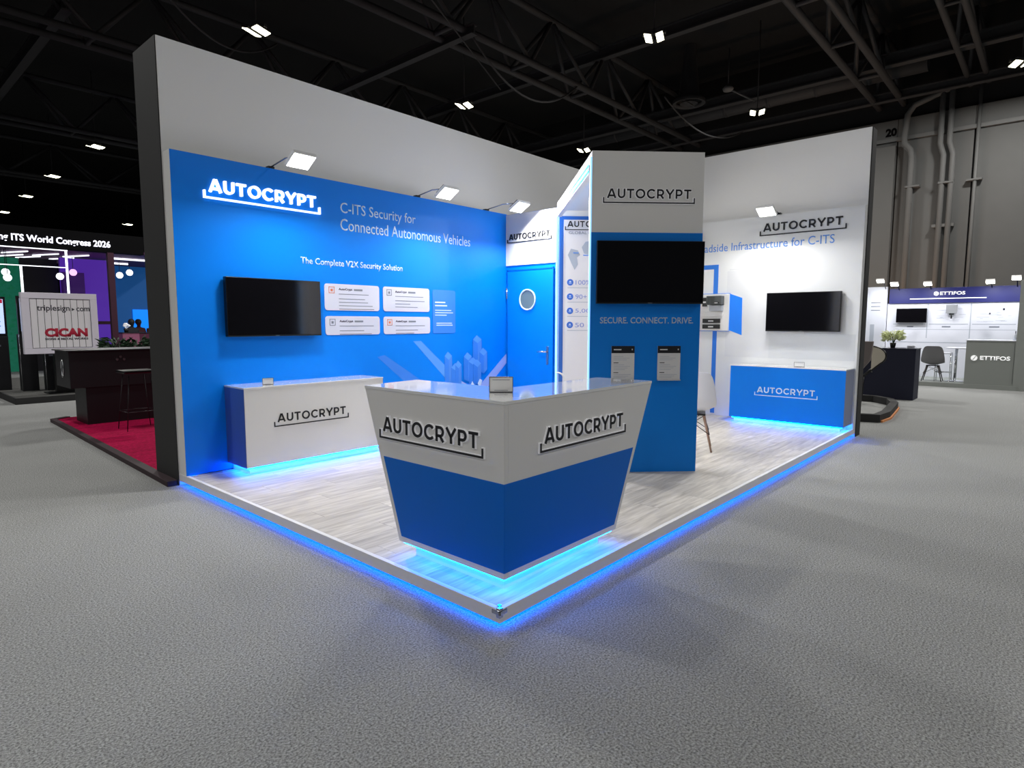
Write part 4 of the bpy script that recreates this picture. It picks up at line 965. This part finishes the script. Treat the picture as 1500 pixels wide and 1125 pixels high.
g = G(); g.box(0, 0.235, -0.06, -0.01, 0.13, 0.35); g.build('box', mat('antenna_grey', (150, 152, 156), 0.5), t, bevel=0.006); g = G(); g.tube([(0.12, -0.03, 0.13), (0.12, -0.03, 0.0)], 0.015, 8); g.build('connector', black, t); g = G(); g.box(0.07, 0.17, -0.01, 0, 0.1, 0.25); g.build('bracket', black, t)
for (x, y, z, lb) in ((16.2, 1.62, 2.56, 'leftmost small floodlight over the neighbour stand'), (16.3, 1.32, 2.47, 'second small floodlight over the neighbour stand from the left'), (16.4, 0.62, 2.46, 'small floodlight over the neighbour stand television'), (16.4, -0.62, 2.46, 'brightest small floodlight right of the indigo header lettering'), (16.3, -1.10, 2.52, 'rightmost small floodlight over the neighbour stand')):
    t = thing('small_floodlight', lb, 'floodlight', (x, y, z), RX, 'small floodlights over the neighbour stand')
    g = G(); g.box(-0.09, 0.09, -0.07, 0.07, 0, 0.04); h = g.build('housing', white, t, bevel=0.005); h.rotation_euler = (-0.5, 0, 0)
    g = G(); g.box(-0.08, 0.08, -0.065, 0.065, -0.01, -0.001); g.build('lamp_face', floodm, h)
    g = G(); g.tube([(0, 0.05, 0.03), (0, 0.35, 0.02), (0, 17.0-x-0.03, 2.36-z)], 0.012, 6); g.build('arm', black, t)
    light('flood_light', t, (0, -0.02, -0.03), 9, 0.15, 0.1, (0.93, 0.95, 1.0), (0.2, 0, 0))
ct = thing('welcome_counter', 'grey counter with white lettering at the front of the neighbour stand', 'counter', (15.32, -0.35, 0.1), RX)
g = G(); g.box(0, 0.93, 0, 0.5, 0.0, 0.99); g.build('body', greyc, ct, bevel=0.004)
g = G(); g.box(-0.01, 0.94, -0.01, 0.51, 0.9905, 1.01); g.build('top', wht, ct)
text('counter_letters', 'ETTIFOS', 0.27, 0.56, 0.53, 0.09, MATS['header_lit_white'], ct, 0.0, depth=0.008, bold=0.02)
g = G(); g.disc((0.16, 0.0, 0.60), 0.06, -0.015, 20); lg = g.build('counter_emblem', MATS['header_lit_white'], ct)
g = G(); g.prism([(0.13, -0.016, 0.56), (0.14, -0.016, 0.55), (0.2, -0.016, 0.64), (0.19, -0.016, 0.65)], (0, -0.001, 0)); g.build('emblem_cut', greyc, lg)
g = G(); g.box(0.86, 0.865, -0.002, 0.0, 0.05, 0.95); g.build('door_gap', ink, ct)
t = thing('bottle_sanitiser', 'small clear pump bottle on the right end of the grey counter', 'bottle', (15.5, -1.2, 1.11))
g = G(); g.lathe([(0, 0), (0.035, 0), (0.035, 0.1), (0.012, 0.13), (0.012, 0.15), (0, 0.15)], n=12); g.build('bottle', mat('clear_bottle', (200, 205, 215), 0.2), t); g = G(); g.tube([(0, 0, 0.15), (0, 0, 0.2), (-0.04, 0, 0.2)], 0.008, 6); g.build('pump', navy, t)
shell_chair('shell_chair', 'grey shell chair with dark legs on the neighbour stand', (15.65, 0.30, 0.1), math.radians(92), mat('grey_shell', (112, 112, 114), 0.45), mat('dark_wood', (58, 50, 50), 0.5))
t = thing('bar_table', 'small white high table with chrome pedestal beside the grey counter', 'table', (15.9, -0.12, 0.1))
g = G(); g.box(-0.2, 0.2, -0.2, 0.2, 0.78, 0.81); g.build('top', wht, t, bevel=0.01); g = G(); g.tube([(0, 0, 0.02), (0, 0, 0.78)], 0.03, 12); g.build('pedestal', chrome, t); g = G(); g.lathe([(0, 0), (0.2, 0), (0.19, 0.015), (0.03, 0.035), (0, 0.035)], n=20); g.build('foot', chrome, t)
t = thing('bar_stool', 'chrome-framed bar stool under the high white table', 'stool', (15.75, 0.1, 0.1))
g = G(); g.box(-0.15, 0.15, -0.15, 0.15, 0.66, 0.69); g.build('seat', wht, t, bevel=0.01)
for sx in (-1, 1):
    for sy in (-1, 1): g = G(); g.tube([(sx*0.14, sy*0.14, 0.66), (sx*0.15, sy*0.15, 0.0)], 0.01, 6); g.build('leg', chrome, t)
g = G()
for i in range(4): q = [(-0.147, -0.147), (0.147, -0.147), (0.147, 0.147), (-0.147, 0.147)]; g.tube([(*q[i], 0.22), (*q[(i+1) % 4], 0.22)], 0.008, 6)
g.build('foot_ring', chrome, t)
# navy counter with white top in the aisle
nv = thing('navy_counter', 'dark navy counter with white top standing in front of the neighbour stand', 'counter', (11.80, 1.16, 0), RX)
g = G(); g.box(0, 1.06, 0, 0.55, 0, 0.985); g.build('body', navy, nv, bevel=0.004)
g = G(); g.box(-0.01, 1.07, -0.01, 0.56, 0.9855, 1.0); g.build('top', mat('dark_top', (50, 54, 70), 0.3), nv)
for (a, b) in ((0.33, 0.82), (0.34, 0.52)): g = G(); g.disc((a, 0, b), 0.012, -0.01, 8); g.build('bolt', steel, nv)
shrub('potted_plant', 'small pale green plant in a black pot on the navy counter', (12.05, 0.53, 1.0), 0.15, 0.24, 260, leafl, black, 0.055, 0.10, 5, 0.1)
t = thing('business_card_box', 'small white box beside the plant on the navy counter', 'box', (12.0, 0.28, 1.0), RX)
g = G(); g.box(0, 0.12, 0, 0.1, 0, 0.05); g.build('box', wht, t, bevel=0.003); bars(t, [(0.03, 0.09, 0.02, 0.026)], 0, inkg)
# kiosk pedestal and ring kerb at the wall end
pk = thing('pedestal_stand', 'taupe flared pedestal on a chrome tube just right of the wall end', 'pedestal', (10.5, 0.72, 0.1), RX)
tp = mat('taupe_shell', (120, 112, 110), 0.6)
g = G(); g.prism([(-0.25, 0, 1.06), (0.15, 0, 1.06), (0.12, 0, 0.72), (0.0, 0, 0.55), (-0.04, 0, 0.3), (-0.14, 0, 0.3), (-0.2, 0, 0.6)], (0, 0.08, 0)); g.build('shell', tp, pk, bevel=0.01)
g = G(); g.tube([(-0.09, 0.04, 0.3), (-0.09, 0.04, 0.03)], 0.03, 12); g.build('tube', chrome, pk)
g = G(); g.lathe([(0, 0), (0.1, 0), (0.1, 0.02), (0, 0.03)], (-0.09, 0.04, 0), 16); g.build('foot', chrome, pk)
t = thing('scroll_bracket', 'cream rounded side plate with black rim beside the taupe pedestal', 'bracket', (10.9, 0.66, 0), RX)
pts = [(0.0, 0, 1.05)]+[(0.02+0.2*math.cos(math.radians(a)), 0, 0.88+0.16*math.sin(math.radians(a))) for a in range(80, -60, -15)]+[(0.0, 0, 0.62)]
g = G(); g.prism(pts, (0, 0.05, 0)); g.build('plate', mat('cream', (206, 200, 184), 0.6), t); g = G(); g.tube([(p[0], 0.025, p[2]) for p in pts]+[(-0.12, 0.025, 0.5)], 0.025, 8); g.tube([(-0.12, 0.025, 0.5), (-0.14, 0.025, 0.02)], 0.02, 8); g.build('rim', black, t)
rk = thing('curved_kerb', 'black curved floor kerb with a thin orange edge right of the wall end', 'kerb', (0, 0, 0))
path = [(8.42, 0.75), (8.30, 0.42), (8.42, 0.05), (8.9, 0.02), (9.6, 0.08), (10.25, 0.14), (10.8, 0.3), (11.1, 0.6), (11.1, 0.9)]
for nm, off, z0, z1, m in (('kerb_body', 0.0, 0.0, 0.12, blackm), ('orange_edge', -0.07, 0.0, 0.03, mat('orange_edge', (230, 150, 90), 0.5))):
    g = G(); hw = 0.06 if off == 0 else 0.012
    P = [Vector((a, b)) for a, b in (path if off == 0 else path[2:7])]
    Lp, Rp = [], []
    for i, p in enumerate(P):
        d = (P[min(i+1, len(P)-1)]-P[max(i-1, 0)]).normalized(); n = Vector((-d.y, d.x)); Lp.append(p+n*(hw+off)); Rp.append(p+n*(off-hw))
    for i in range(len(P)-1): g.prism([(Lp[i].x, Lp[i].y, z0), (Lp[i+1].x, Lp[i+1].y, z0), (Rp[i+1].x, Rp[i+1].y, z0), (Rp[i].x, Rp[i].y, z0)], (0, 0, z1))
    g.build(nm, m, rk)
# warm uplight behind the stand
t = thing('uplight', 'warm floor uplight behind the right wall washing the hall wall', 'lamp', (22.5, 2.6, 0))
g = G(); g.box(-0.2, 0.2, -0.2, 0.2, 0, 0.12); g.build('housing', black, t, bevel=0.01); g = G(); g.box(-0.16, 0.16, -0.16, 0.16, 0.12, 0.128); g.build('lens', mat('amber_lens', (255, 190, 120), 0.4, emit=(255, 170, 90), es=3), t)
light('warm_light', t, (0.1, 0, 0.2), 160, 0.3, 0.3, (1.0, 0.62, 0.38), (PI, math.radians(-30), 0))
